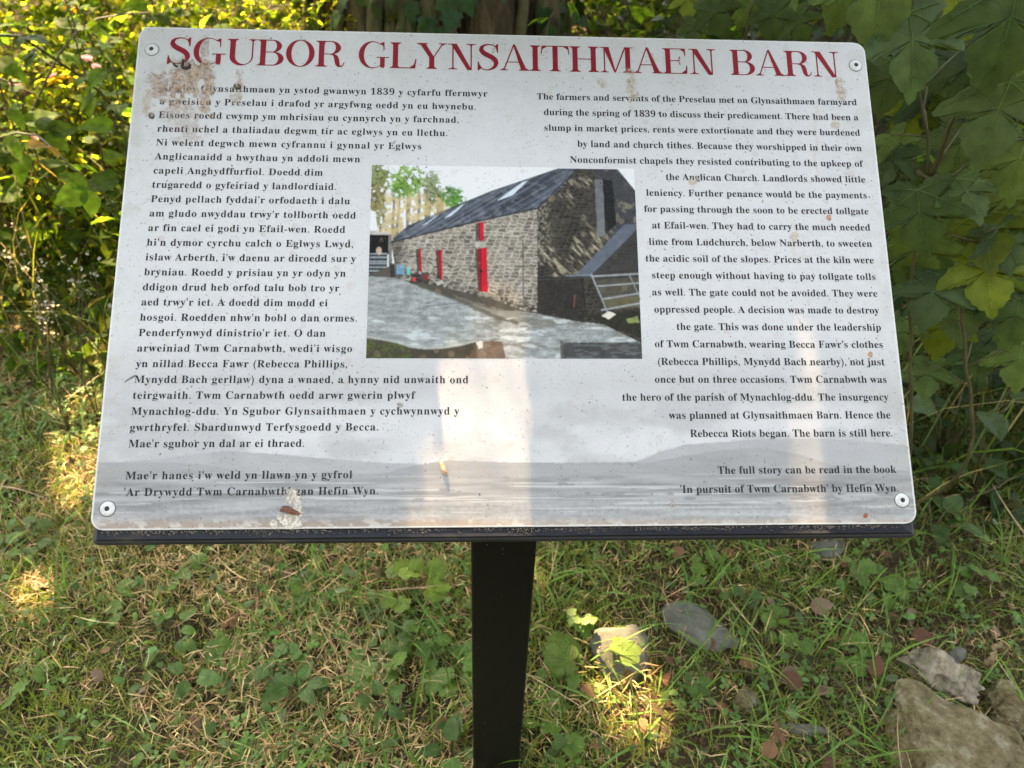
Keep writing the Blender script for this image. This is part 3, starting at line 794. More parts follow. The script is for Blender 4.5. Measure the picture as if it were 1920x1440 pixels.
# roof
roof = pol([(186, 552), (205, 520), (300, 440), (500, 365), (690, 275), (860, 208), (1110, 128), (1305, 56), (1436, 56), (1300, 205), (1165, 322), (700, 424), (480, 478), (360, 500)])
paint(roof, g(86, 92, 102))
rl = (ZX * .50 + ZY * .86)
img = np.where(roof[..., None], img * (.50 + .80 * sstep(.3, .7, vn(rl / 6.5, (ZX - ZY) / 400, 150))[..., None] + .5 * (fbm(ZX / 9, ZY / 6, 153, 3)[..., None] - .5)), img)
paint(roof * sstep(.5, .64, fbm(ZX / 50, ZY / 30, 156, 4)), g(126, 130, 136), .45)
paint(roof * (sstep(.80, .9, np.abs(((rl / 30) % 1) - .5) * 2)), g(52, 56, 64), .75)
bar(1165, 322, 700, 424, 5, g(44, 44, 46)); bar(700, 424, 190, 548, 5, g(44, 44, 46)); bar(1435, 60, 1165, 322, 5, g(52, 52, 52))
bar(300, 440, 860, 208, 3, g(60, 62, 62)); bar(860, 208, 1305, 58, 3, g(60, 62, 62))
for q in ([(890, 275), (1000, 235), (1102, 138), (1065, 148)], [(540, 390), (590, 372), (682, 292), (660, 300)], [(393, 440), (430, 425), (512, 362), (492, 372)]): paint(pol(q), g(196, 206, 214))
paint(pol([(720, 395), (790, 372), (838, 345), (800, 352)]), g(128, 134, 140), .6)
# doors
for q in ([(768, 418), (806, 412), (809, 538), (774, 538)], [(766, 592), (828, 584), (836, 884), (776, 876)], [(503, 600), (527, 597), (533, 800), (512, 800)], [(372, 594), (387, 592), (396, 744), (380, 742)]):
    paint(pol(q, 4, 12), g(176, 32, 46)); xm = (q[0][0] + q[1][0]) / 2
    paint(pol(q) & (ZX < xm + (ZY - q[0][1]) * .04), g(128, 26, 36), .8)
bar(797, 590, 800, 870, 3, g(206, 46, 62)); bar(786, 420, 788, 535, 2, g(200, 44, 60))
paint(pol([(752, 425), (772, 420), (776, 540), (752, 540)]), g(70, 66, 60), .85); paint(pol([(750, 590), (768, 590), (778, 876), (770, 870)]), g(64, 60, 54), .85)
paint(pol([(485, 605), (503, 600), (512, 795), (498, 790)]), g(54, 50, 46), .85); paint(pol([(352, 595), (372, 594), (380, 742), (364, 735)]), g(54, 50, 46), .85)
paint(pol([(748, 548), (822, 541), (824, 578), (748, 582)]), g(172, 168, 158), .8); paint(((ZX - 790) ** 2 + (ZY - 742) ** 2) < 90, g(40, 20, 20))
paint(pol([(356, 560), (392, 552), (392, 588), (356, 592)]), g(150, 146, 136), .7); paint(pol([(790, 880), (835, 888), (835, 912), (780, 900)]), g(136, 132, 124), .7)
paint(pol([(485, 815), (530, 803), (545, 820), (500, 838)]), g(178, 178, 172), .9)
# barrels and oddments by the far wall
for x in (226, 244, 262): paint(pol([(x, 700), (x + 15, 698), (x + 16, 762), (x, 764)]), g(112, 152, 178), .95)
paint(pol([(292, 718), (314, 716), (316, 762), (296, 764)]), g(92, 186, 180)); paint(pol([(320, 760), (440, 752), (440, 820), (320, 822)], 24), g(46, 46, 44), .8)
paint(pol([(332, 784), (352, 782), (354, 808), (334, 810)]), g(196, 60, 62)); paint(pol([(402, 766), (436, 764), (438, 800), (404, 802)], 10), g(140, 42, 46), .8)
paint(pol([(182, 690), (212, 688), (212, 785), (186, 785)]), g(52, 50, 46), .9)
# kerb and the verge below the yard
kb = curve([(20, 1178), (130, 1195), (230, 1215), (320, 1245), (420, 1255), (520, 1252), (640, 1235), (760, 1205), (900, 1200)], ZX)
paint((ZY > kb + wob(14, 18, 160)) & (ZX < 760), g(74, 70, 58)); paint((np.abs(ZY - kb) < 8) & (ZX < 760), g(176, 178, 172), .7)
paint((ZY > kb + 10) * (ZX < 330) * sstep(.48, .6, fbm(ZX / 18, ZY / 10, 163, 3)), g(84, 98, 44), .8)
paint(pol([(760, 1215), (930, 1205), (960, 1330), (690, 1330)], 26), g(104, 84, 66), .85)
paint(pol([(755, 1215), (800, 1205), (800, 1250), (775, 1260)], 10), g(214, 214, 206), .8)
paint(pol([(1335, 1218), (1880, 1215), (1880, 1330), (1325, 1330)], 8), g(72, 72, 72)); paint(pol([(1318, 1205), (1340, 1205), (1340, 1330), (1318, 1330)]), g(90, 88, 80), .9)
paint(pol([(1335, 1218), (1880, 1215), (1880, 1330), (1325, 1330)]) * sstep(.5, .62, fbm(ZX / 60, ZY / 12, 166, 3)), g(112, 114, 112), .6)
img *= (1 + .22 * (RNG.random(ZX.shape) - .5))[..., None]
for _ in range(2):
    q = np.pad(img, ((1, 1), (1, 1), (0, 0)), 'edge'); img = .4 * img + .15 * (q[:-2, 1:-1] + q[2:, 1:-1] + q[1:-1, :-2] + q[1:-1, 2:])
img *= (1 + .5 * (fbm(ZX / 42, ZY / 34, 180, 4) - .5) * (img.mean(-1) < .5))[..., None]
img = np.clip(img ** 1.08 * .84, .006, .55)
idx = np.arange(gu * gv).reshape(gv, gu)
quads = np.stack([idx[:-1, :-1], idx[1:, :-1], idx[1:, 1:], idx[:-1, 1:]], -1).reshape(-1, 4)
ph = obj('photo_print', np.stack([QU, -QV, np.full_like(QU, .00012)], -1).reshape(-1, 3), (quads.ravel(), np.full(len(quads), 4)), attr_mat('printed photograph', rough=.42, spec=.08, specks=True), board, col=img.reshape(-1, 3), M=MB_)
ph['label'] = 'colour photograph of a long stone barn with red doors'

# --- droppings and rust stains stuck on the panel, over the lettering
stain_m = attr_mat('dried dropping', rough=.8, alpha=True, spec=.2)
def stain(x0, y0, x1, y1, blobs, c0, c1, seed, fine=9.0, label=None):
    nx = int((x1 - x0) * 1.1); ny = int((y1 - y0) * 1.1)
    sx, sy = np.meshgrid(np.linspace(x0, x1, nx), np.linspace(y0, y1, ny))
    f = fbm(sx / fine, sy / fine, seed, 4); f2 = fbm(sx / 3.2, sy / 3.2, seed + 9, 3)
    al = np.zeros_like(sx)
    for cx, cy, rx, ry, s in blobs:
        d = np.sqrt(((sx - cx) / rx) ** 2 + ((sy - cy) / ry) ** 2)
        al = np.maximum(al, s * sstep(1.15, .55, d + 1.5 * (f - .5)))
    al = np.clip(al * (.32 + .75 * sstep(.25, .75, f2)), 0, .90)
    e = np.minimum(np.minimum(sx - x0, x1 - sx), np.minimum(sy - y0, y1 - sy)); al *= sstep(0, 4, e)
    k = sstep(.38, .62, fbm(sx / 5, sy / 6, seed + 20, 3))[..., None]
    c = np.asarray(c0) * (1 - k) + np.asarray(c1) * k
    u, v = pb(sx, sy)
    idx = np.arange(nx * ny).reshape(ny, nx)
    q = np.stack([idx[:-1, :-1], idx[1:, :-1], idx[1:, 1:], idx[:-1, 1:]], -1).reshape(-1, 4)
    h = .00035 + .0004 * al * f2
    o = obj('dropping_stain', np.stack([u, -v, h], -1).reshape(-1, 3), (q.ravel(), np.full(len(q), 4)), stain_m, board, col=np.concatenate([c, al[..., None]], -1).reshape(-1, 4), M=MB_)
    if label: o['label'] = label
TAN, TAN2, CREAM, BRN = (.26, .165, .10), (.44, .33, .235), (.50, .45, .37), (.05, .035, .03)
stain(262, 62, 432, 285, [(303, 165, 20, 32, .8), (288, 150, 14, 22, .5), (330, 150, 16, 26, .55), (345, 152, 20, 34, .9), (358, 138, 26, 26, .9), (385, 130, 18, 24, .9), (390, 160, 14, 26, .75), (366, 165, 8, 20, .7),
      (384, 190, 11, 22, .75), (325, 165, 8, 24, .75), (330, 195, 14, 12, .6), (318, 188, 10, 10, .4), (385, 90, 9, 26, .5), (345, 215, 40, 30, .3), (355, 245, 28, 26, .28), (322, 200, 14, 14, .4), (340, 118, 18, 12, .4), (397, 218, 6, 6, .8)], TAN, TAN2, 200, label='large tan and cream bird dropping over the start of the text')
stain(425, 125, 470, 200, [(446, 163, 10, 14, .85), (442, 185, 10, 14, .5), (447, 142, 8, 18, .35)], (.38, .30, .20), CREAM, 210)
stain(1165, 125, 1210, 205, [(1183, 160, 9, 28, .5), (1186, 183, 9, 11, .8), (1181, 135, 10, 8, .5)], (.36, .24, .14), CREAM, 214)
stain(1560, 130, 1596, 192, [(1573, 152, 7, 9, .9), (1576, 170, 8, 18, .75), (1581, 178, 6, 10, .8)], (.35, .25, .16), CREAM, 218)
stain(258, 165, 296, 225, [(276, 200, 8, 18, .55), (279, 185, 6, 18, .4)], (.45, .32, .20), CREAM, 222)
stain(496, 915, 572, 994, [(548, 932, 13, 20, 1.2), (556, 950, 10, 26, 1.2), (552, 972, 15, 22, 1.3), (530, 975, 12, 18, 1.1), (516, 985, 11, 12, 1.0), (543, 985, 18, 11, 1.2)], (.46, .41, .33), (.58, .54, .45), 226)
stain(1112, 142, 1142, 172, [(1124, 152, 5, 7, .8), (1129, 160, 4, 6, .7)], (.45, .33, .22), CREAM, 230)
stain(1552, 222, 1586, 256, [(1568, 235, 9, 9, .6)], (.5, .4, .28), CREAM, 233)
stain(1476, 425, 1506, 462, [(1489, 442, 9, 11, .7)], (.6, .52, .40), CREAM, 236)
stain(1540, 395, 1566, 420, [(1553, 407, 6, 6, 1)], (.34, .14, .06), (.45, .22, .1), 239)
stain(1620, 650, 1646, 682, [(1633, 665, 6, 7, 1)], (.40, .20, .10), (.48, .27, .15), 242)
stain(1612, 958, 1634, 980, [(1622.5, 968, 5, 5, 1.3)], (.30, .07, .03), (.36, .10, .05), 245)
stain(272, 205, 298, 228, [(284, 217, 6, 5, 1.2)], (.05, .04, .03), (.16, .13, .1), 248)
stain(1240, 932, 1280, 968, [(1260, 946, 6, 8, .7)], (.36, .32, .26), (.4, .36, .3), 251)
stain(1288, 330, 1312, 352, [(1299, 340, 8, 6, .6)], (.5, .38, .28), CREAM, 254)
stain(896, 80, 942, 112, [(925, 96, 6, 8, .6)], (.5, .42, .36), CREAM, 257)
stain(736, 745, 768, 775, [(751, 760, 7, 6, .8)], (.2, .15, .11), (.36, .29, .2), 260)

# --- small things lying on the panel
def bw(x, y, h=0.0):
    u, v = pb(x, y); return T0 + float(u) * BU + float(v) * BV + h * BN
def grub(name, pts, rad, mat, label, cat, lift=.4):
    n = len(pts)
    P3 = [bw(x, y, max(r * lift, .0002) + .0005) for (x, y), r in zip(pts, rad)]
    mb = MB(); o0 = P3[0]
    mb.tube([p - o0 for p in P3], rad, 8)
    return tag(mb.build(name, mat, loc=o0, smooth=True), label, cat)
blackg = noise_mat('black grub skin', [(.3, (.012, .01, .01)), (.7, (.05, .042, .036))], scale=500, rough=.6)
grub('caterpillar', [(343, 112), (344, 118), (342, 124), (344, 128), (350, 129), (355, 127), (357, 123), (354, 120)], [.0008, .0014, .0018, .002, .002, .0018, .0014, .0006], blackg, "small black curled caterpillar on the red title's first letter", 'caterpillar')
grub('insect_husk', [(325, 118), (327, 122), (331, 125), (334, 126)], [.0006, .0012, .0012, .0005], blackg, 'tiny dark husk stuck beside the curled black caterpillar', 'husk')
grub('snail_shell', [(441, 158), (440, 163), (444, 167), (449, 166), (450, 161), (446, 158)], [.0007, .0014, .0017, .0017, .0014, .0007], noise_mat('dark shell', [(.3, (.04, .03, .02)), (.7, (.15, .11, .07))], scale=400, rough=.5), 'dark ringed shell covering letters in the first text line', 'shell')
grub('chrysalis', [(827, 865), (828.5, 871), (831, 878), (834, 885), (836.5, 891)], [.0012, .0022, .0026, .0026, .0010], noise_mat('straw coloured husk', [(.35, (.30, .17, .06)), (.5, (.62, .42, .20)), (.65, (.75, .62, .42))], scale=420, rough=.7, bump=.5, dist=.001), 'pale straw coloured chrysalis on the printed hills below the barn photo', 'chrysalis', .45)
grub('withered_husk', [(527, 958), (532, 954), (539, 954), (546, 958), (553, 961), (562, 963)], [.0016, .003, .0036, .0034, .0026, .0016], noise_mat('brown husk', [(.35, (.05, .02, .012)), (.55, (.18, .08, .05)), (.7, (.40, .24, .17))], scale=300, rough=.6, bump=.4, dist=.001), 'brown withered husk in the white dropping at the lower edge', 'husk', .7)
grub('twig', [(234, 716), (242, 711), (252, 705), (257, 704)], [.0003, .0005, .0006, .0004], noise_mat('grey twig', [(.3, (.10, .09, .07)), (.7, (.2, .18, .15))], scale=200, rough=.8), 'thin grey stalk lying across the start of a text line', 'twig', 1.0)
# ------------------------------------------------------------------ leaf shapes (base at origin, tip along +y, length 1)
def sym(half):
    """outline from the right half (base to tip)"""
    return half + [(-x, y) for x, y in half[::-1] if abs(x) > 1e-6]
def fan_leaf(half, cy=.4, droop=.25, fold=.12, inner=.55):
    o = sym(half); n = len(o)
    def z(x, y): return -droop * y * y + fold * abs(x) - .25 * x * x
    V = [(0, cy, z(0, cy))] + [(x * inner, cy + (y - cy) * inner, z(x * inner, cy + (y - cy) * inner)) for x, y in o] + [(x, y, z(x, y) + .012 * ((i % 2) * 2 - 1)) for i, (x, y) in enumerate(o)]
    P = []
    for i in range(n):
        j = (i + 1) % n
        P += [[0, 1 + i, 1 + j], [1 + i, 1 + n + i, 1 + n + j, 1 + j]]
    return V, P
def simple_leaf(w=.36, droop=.3, fold=.35, seg=4):
    V = []; P = []
    ws = [0.06, .8, 1.0, .72, 0.0] if seg == 4 else [0.08, 1.0, 0.0]
    m = len(ws) - 1
    for i, k in enumerate(ws):
        t = i / m
        for s in (-1, 0, 1): V.append((s * k * w, t, -droop * t * t + fold * abs(s * k * w)))
    for i in range(m):
        for s in range(2): P.append([i * 3 + s, i * 3 + s + 1, i * 3 + s + 4, i * 3 + s + 3])
    return V, P
def flat_leaf(w=.34): return [(0, 0, 0), (w, .32, .05), (w * .75, .72, -.02), (0, 1, -.12), (-w * .75, .72, -.02), (-w, .32, .05)], [[0, 1, 2, 3], [0, 3, 4, 5]]
def toothed(half, amp=.03):
    out = [half[0]]
    for a, b in zip(half[:-1], half[1:]):
        m = ((a[0] + b[0]) / 2, (a[1] + b[1]) / 2); d = np.array([b[1] - a[1], a[0] - b[0]]); d = d / (np.linalg.norm(d) + 1e-9)
        out.append((m[0] - d[0] * amp * -1, m[1] - d[1] * amp * -1)); out.append(b)
    return out
SYC = [(0, 0), (.07, -.08), (.20, -.16), (.35, -.15), (.52, -.10), (.46, .02), (.36, .12), (.42, .19), (.55, .28), (.74, .50), (.62, .53), (.48, .52), (.36, .50), (.24, .44), (.27, .56), (.33, .66), (.27, .76), (.20, .86), (.09, .94), (0, 1.07)]
SYC_T = toothed(SYC, .034)
IVY = [(0, 0), (.12, -.1), (.34, -.08), (.5, .1), (.36, .22), (.42, .36), (.5, .5), (.26, .55), (.14, .75), (0, 1)]
NET = toothed([(0, 0), (.16, .02), (.30, .16), (.32, .34), (.24, .58), (.12, .8), (0, 1)], .03)
BRAM = toothed([(0, 0), (.2, .05), (.36, .24), (.38, .45), (.28, .68), (.12, .88), (0, 1)], .035)
RND = toothed([(0, 0), (.18, -.15), (.38, -.15), (.52, .02), (.43, .13), (.60, .26), (.58, .48), (.41, .54), (.46, .70), (.29, .88), (.13, .82), (0, .97)], .04)
CLV = [(0, 0), (.18, .2), (.36, .5), (.40, .75), (.28, .95), (.08, .97), (0, .92)]
def merge(parts):
    V = []; P = []
    for v, p in parts:
        b = len(V); V += [tuple(q) for q in v]; P += [[b + i for i in f] for f in p]
    return V, P
def rotz(V, a, s=1, off=(0, 0, 0), lift=0.0):
    c, d = math.cos(a), math.sin(a)
    return [(s * (x * c - y * d) + off[0], s * (x * d + y * c) + off[1], s * (z + lift * y) + off[2]) for x, y, z in V]
def veined(half, tips, w0=.012, cy=.35, **k):
    """broad lobed leaf with raised pale veins; returns V, P, per-vertex tone"""
    V, P = fan_leaf(half, cy, **k); tone = [1.0] * len(V)
    def z(x, y): return -k.get('droop', .25) * y * y + k.get('fold', .12) * abs(x) - .25 * x * x
    def vein(x0, y0, x1, y1, wa, wb):
        n = 6; dx, dy = x1 - x0, y1 - y0; L = math.hypot(dx, dy); px, py = -dy / L, dx / L; b = len(V)
        for i in range(n + 1):
            t = i / n; w = wa + (wb - wa) * t; cx, cyy = x0 + dx * t, y0 + dy * t
            for s in (-1, 0, 1): V.append((cx + s * px * w, cyy + s * py * w, z(cx, cyy) + .012 + (.008 if s == 0 else -.004))); tone.append(2.1)
        for i in range(n):
            for s in range(2): P.append([b + i * 3 + s, b + i * 3 + s + 1, b + i * 3 + s + 4, b + i * 3 + s + 3])
    for x, y in tips:
        vein(0, 0, x * .93, y * .93, w0, w0 * .25)
        for t in (.35, .55, .75):
            L = math.hypot(x, y); ux, uy = x / L, y / L
            for s in (-1, 1):
                a = math.radians(42) * s; vx = ux * math.cos(a) - uy * math.sin(a); vy = ux * math.sin(a) + uy * math.cos(a); l = .16 * L * (1.15 - t)
                vein(x * t, y * t, x * t + vx * l, y * t + vy * l, w0 * .45, w0 * .15)
    return V, P, tone
def rvec(n, up=.5, spread=1.0):
    v = RNG.normal(size=(n, 3)) * spread; v[:, 2] = np.abs(v[:, 2]) + up; return norm(v)
def vary(base, n, amt=.3, alt=None, palt=.2):
    c = np.tile(np.asarray(base, float), (n, 1)) * (1 + amt * (RNG.random((n, 1)) * 2 - 1))
    c *= 1 + .12 * (RNG.random((n, 3)) * 2 - 1)
    if alt is not None:
        k = RNG.random(n) < palt; c[k] = np.asarray(alt) * (1 + amt * (RNG.random((k.sum(), 1)) * 2 - 1))
    return c

foliage_m = leaf_mat('hedge leaf', trans=.66, rough=.6, ttint=(3.2, 3.0, .6), scale=60, spec=.10)
shade_m = leaf_mat('shade leaf', trans=.35, rough=.5, ttint=(1.8, 1.6, .4), scale=45, vary=.25, spec=.22)
grass_m = leaf_mat('grass blade', trans=.35, rough=.55, ttint=(1.8, 1.6, .5), scale=40, vary=.2)
straw_m = leaf_mat('dry straw', trans=.15, rough=.8, ttint=(1.1, 1, .8), scale=50, vary=.25, spec=.15)
stem_m = noise_mat('green brown stem', [(.3, (.05, .045, .018)), (.7, (.13, .10, .045))], scale=40, rough=.7, bump=.2, dist=.002)
cane_m = noise_mat('brown green cane', [(.3, (.045, .04, .016)), (.7, (.10, .085, .034))], scale=30, rough=.6, bump=.2, dist=.002)
bark_m = noise_mat('mossy bark', [(.28, (.018, .014, .008)), (.45, (.06, .045, .026)), (.58, (.13, .10, .06)), (.72, (.055, .065, .016))], scale=9, rough=.95, bump=1.0, dist=.02, stretch=(1, 1, .35), spec=.1)
vinebark = noise_mat('ivy stem bark', [(.3, (.05, .04, .022)), (.45, (.11, .09, .05)), (.6, (.06, .07, .022)), (.75, (.22, .175, .105))], scale=18, rough=.9, bump=.8, dist=.01, stretch=(1, 1, .3), spec=.1)
stone_m = noise_mat('pale stone', [(.30, (.05, .042, .022)), (.40, (.14, .115, .055)), (.52, (.22, .185, .10)), (.62, (.33, .30, .20)), (.70, (.10, .10, .036))], scale=26, rough=.95, bump=1.0, dist=.03, detail=12, spec=.15)
slate_m = noise_mat('grey slate', [(.3, (.06, .062, .048)), (.55, (.125, .125, .10)), (.75, (.20, .195, .155))], scale=12, rough=.85, bump=.5, dist=.006, spec=.2)
quartz_m = noise_mat('pale fibrous stone', [(.35, (.06, .05, .032)), (.5, (.22, .19, .135)), (.65, (.42, .37, .27))], scale=20, rough=.9, bump=1, dist=.012, stretch=(1, .25, 1), spec=.2)
dead_m = leaf_mat('dead leaf', trans=.12, rough=.75, ttint=(1.2, 1, .7), scale=70, vary=.35, spec=.2)

# ------------------------------------------------------------------ the old tree with its crown, leaves laid out to block the sun, gaps cut for beams
E1 = norm(np.cross(SUN, [0, 0, 1.0])); E2 = np.cross(E1, SUN)
def across(P):
    """place in the plane square to the sun's rays"""
    P = np.asarray(P, float); return np.stack([P @ E1, P @ E2], -1)
def on_panel(x, y):
    u, v = pb(x, y); return T0 + float(u) * BU + float(v) * BV
beams = [[across(atz(x, y, .03)) for x, y in ((1105, 1235), (1140, 1185), (1190, 1210), (1222, 1255), (1245, 1315), (1225, 1360), (1150, 1350), (1110, 1300))],
         [across(atz(x, y, .10)) for x, y in ((80, 650), (130, 585), (160, 650), (175, 770), (170, 870), (95, 860))],
         [across(on_panel(x, y)) for x, y in ((905, 590), (985, 560), (988, 700), (992, 1090), (740, 1090), (770, 930), (778, 880), (795, 852), (850, 850), (844, 800), (827, 740), (829, 700), (850, 672), (885, 640))],
         [across(on_panel(x, y)) for x, y in ((1504, 620), (1528, 620), (1556, 1090), (1488, 1090))]]
spots = [(at(1845, 665, 1.42), .035), (at(1800, 770, 1.45), .03), (at(1290, 1290, 1.12), .02), (at(1330, 1375, 1.0), .016), (at(20, 940, 1.55), .03), (at(390, 690, 1.9), .05), (at(1000, 1080, 1.05), .012)]
def beam_dist(P):
    q = across(P); d = np.full(len(q), 9.0)
    for poly in beams: d = np.minimum(d, polydist(q[:, 0], q[:, 1], poly))
    for c, rr in spots: d = np.minimum(d, np.maximum(np.hypot(*(q - across(c)).T) - rr, 0))
    return d
def in_beam(P, r): return beam_dist(np.asarray(P)) < r
pos = []; size = []
def ymax(x): return np.interp(x, [-2.6, -1.2, -.3, .3, .8, 3.4], [2.05, 2.1, 2.2, 2.4, 4.5, 5.0])
for layer, (t0, t1, gap, r) in enumerate(((3.2, 4.0, .075, .085), (3.9, 4.8, .075, .085), (4.6, 5.8, .08, .09), (3.2, 5.6, .045, .04), (3.0, 5.0, .03, .022))):
    gx, gy = np.meshgrid(np.arange(-2.7, 3.5, gap), np.arange(-.9, 5, gap), indexing='ij')
    gx = (gx + RNG.uniform(-.5, .5, gx.shape) * gap).ravel(); gy = (gy + RNG.uniform(-.5, .5, gy.shape) * gap).ravel()
    k = gy < ymax(gx) + .35 * (vn(gx * 2 + 9, gy * 2 + 9, 300) - .5); gx, gy = gx[k], gy[k]
    if r < .05:                                              # fine leaves only near the gaps
        near = beam_dist(np.stack([gx, gy, np.full_like(gx, .4)], 1)) < .2
        gx, gy = gx[near], gy[near]
    P_ = np.stack([gx, gy, np.full_like(gx, .4)], 1) + SUN * RNG.uniform(t0, t1, len(gx))[:, None]
    k = ~in_beam(P_, r * .95)
    pos.append(P_[k]); size.append(np.full(k.sum(), r))
# unseen leaves added above the board to shade it and edge its sun patches
for gap, r in ((.05, .055), (.055, .055), (.03, .03), (.018, .014), (.018, .014), (.012, .008), (.012, .008)):
    gu_, gv_ = np.meshgrid(np.arange(-.62, .62, gap), np.arange(-.12, .80, gap * 3.0), indexing='ij')
    gu_ = (gu_ + RNG.uniform(-.5, .5, gu_.shape) * gap).ravel(); gv_ = (gv_ + RNG.uniform(-.5, .5, gv_.shape) * gap * 3.0).ravel()
    if r < .04:
        near = beam_dist(T0 + gu_[:, None] * BU + gv_[:, None] * BV) < (.10 if r > .02 else .045)
        gu_, gv_ = gu_[near], gv_[near]
    P_ = T0 + gu_[:, None] * BU + gv_[:, None] * BV + SUN * RNG.uniform(.80, 1.15, len(gu_))[:, None]
    k = ~in_beam(P_, r * .9)
    pos.append(P_[k]); size.append(np.full(k.sum(), r))
# tiny unseen leaves added in the path of the panel's beams to dim them
bq = np.array(beams[2]); q0, q1 = bq.min(0) - .05, bq.max(0) + .05
tp0 = across(T0)
nv_ = int((q1[0] - q0[0]) * (q1[1] - q0[1]) * 3300)
qq = RNG.uniform(q0, q1, (nv_, 2)); dep = RNG.uniform(5.0, 7.0, nv_) + T0 @ SUN
pos.append(qq[:, :1] * E1 + qq[:, 1:] * E2 + dep[:, None] * SUN); size.append(np.full(nv_, .0105))
bq3 = np.array(beams[3]); q0, q1 = bq3.min(0) - .03, bq3.max(0) + .03
n3 = int((q1[0] - q0[0]) * (q1[1] - q0[1]) * 3300); qq = RNG.uniform(q0, q1, (n3, 2)); dep = RNG.uniform(5.0, 7.0, n3) + T0 @ SUN
pos.append(qq[:, :1] * E1 + qq[:, 1:] * E2 + dep[:, None] * SUN); size.append(np.full(n3, .0105))
pos = np.concatenate(pos); size = np.concatenate(size)
nl = len(pos)
nr = norm(SUN + RNG.normal(size=(nl, 3)) * .25); tipv = norm(RNG.normal(size=(nl, 3)))
X_, Y_, Z_ = frames(nr, tipv)
lv, lp = sym([(0, -1), (.55, -.8), (.95, -.25), (.9, .35), (.5, .85), (0, 1.1)]), None
crown_t = [(x, y, .1 * x * x) for x, y in lv]; crown_p = [list(range(len(lv)))]
cV, cP, cC = scatter(crown_t, crown_p, pos, X_, Y_, Z_, size, vary((.07, .12, .025), nl, .3))
tc_ = at(815, 0, 3.35)
tree = empty('ivy_clad_tree', (tc_[0], tc_[1], float(gz(tc_[0], tc_[1])) - .05))
tag(tree, 'old ivy clad tree trunk with woody climbing stems behind the board', 'tree')
base = np.array(tree.location)
obj('shading_crown', cV - base, cP, leaf_mat('crown leaf', trans=.4, rough=.5, ttint=(1.8, 1.6, .5)), tree, col=cC)  # unseen leaves placed along the sun's rays to shade board and lawn
# trunk
nT, nZ = 56, 44
zs = np.linspace(-.1, 4.6, nZ); V = []
for i, z in enumerate(zs):
    r0 = .40 - .028 * z + .14 * math.exp(-max(z, 0) * 1.6)
    for k in range(nT):
        a = 2 * math.pi * k / nT
        r = r0 * (1 + .10 * math.sin(5 * a + .4 * z) + .06 * math.sin(9 * a - .7 * z) + .09 * (noise.noise((math.cos(a) * 2, math.sin(a) * 2, z * .9)) ))
        V.append((r * math.cos(a) + .05 * z, r * math.sin(a) + .06 * z, z))
P = [[i * nT + k, i * nT + (k + 1) % nT, (i + 1) * nT + (k + 1) % nT, (i + 1) * nT + k] for i in range(nZ - 1) for k in range(nT)]
obj('trunk', V, P, bark_m, tree, smooth=True)
mb = MB()
for k, (dx, dy, dz) in enumerate(((-2.2, .6, 1.2), (-1.4, -.6, 1.0), (.9, -.9, .9), (1.8, .9, 1.4), (-.4, 1.9, 1.6), (2.3, -.3, .7), (-.9, -1.6, .2), (.3, -2.3, .1))):
    p0 = np.array([.2, .22, 3.4 + .1 * k]); p1 = p0 + np.array([dx, dy, dz])
    pts = [lerp(p0, p1, t) + np.array([.12 * math.sin(5 * t + k), .12 * math.cos(4 * t + k), -.25 * math.sin(3 * t)]) * t for t in np.linspace(0, 1, 9)]
    if in_beam(np.array([base + q for q in pts]), .22).any(): continue          # boughs stand clear of the sunbeams
    mb.tube(pts, [.12 * (1 - .85 * t) for t in np.linspace(0, 1, 9)], 8)
    for j in (3, 5, 7):
        q = pts[j] + np.array([.5 * math.sin(j + k * 2), .5 * math.cos(j * 1.7 + k), .2 - .3 * (k > 5)]); mb.tube([pts[j], (pts[j] + q) / 2 + [0, 0, .05], q], [.03, .018, .006], 6)
mb.build('bough', bark_m, tree, smooth=True)
iv = []
for k in range(24):
    a = math.radians(-90) + RNG.uniform(-1.5, 1.5); r0 = RNG.uniform(.012, .042)
    mb = MB(); pts = []; w = RNG.uniform(0, 6)
    for z in np.linspace(-.05, 3.6, 26):
        aa = a + .10 * math.sin(2.1 * z + w) + .05 * math.sin(5.3 * z + 2 * w)
        R = (.40 - .028 * z + .14 * math.exp(-max(z, 0) * 1.6)) * 1.10 + r0 * .5
        pts.append((R * math.cos(aa) + .05 * z, R * math.sin(aa) + .06 * z, z))
    mb.tube(pts, [r0 * (1 - .12 * z) * (1 + .2 * math.sin(7 * z + w)) for z in np.linspace(-.05, 3.6, 26)], 7)
    mb.build('ivy_stem', vinebark, tree, smooth=True)
ivV, ivP = fan_leaf(IVY, .3, .15, .1)
n = 1500
a = math.radians(-90) + RNG.normal(0, 1.3, n); z = RNG.uniform(0, 3.6, n)
R = (.40 - .028 * z + .14 * np.exp(-z * 1.6)) * 1.12 + RNG.uniform(.02, .10, n)
keep = fbm(a * 2 + 30, z * 2 + 10, 330, 3) > .48
a, z, R = a[keep], z[keep], R[keep]; n = len(a)
pp = np.stack([R * np.cos(a) + .05 * z, R * np.sin(a) + .06 * z, z], 1)
out = np.stack([np.cos(a), np.sin(a), np.full(n, .35)], 1)
X_, Y_, Z_ = frames(out + RNG.normal(size=(n, 3)) * .35, np.tile([0, 0, -1.0], (n, 1)) + RNG.normal(size=(n, 3)) * .4)
sV, sP, sC = scatter(ivV, ivP, pp, X_, Y_, Z_, RNG.uniform(.045, .085, n), vary((.035, .075, .022), n, .4))
obj('ivy_foliage', sV, sP, shade_m, tree, col=sC)

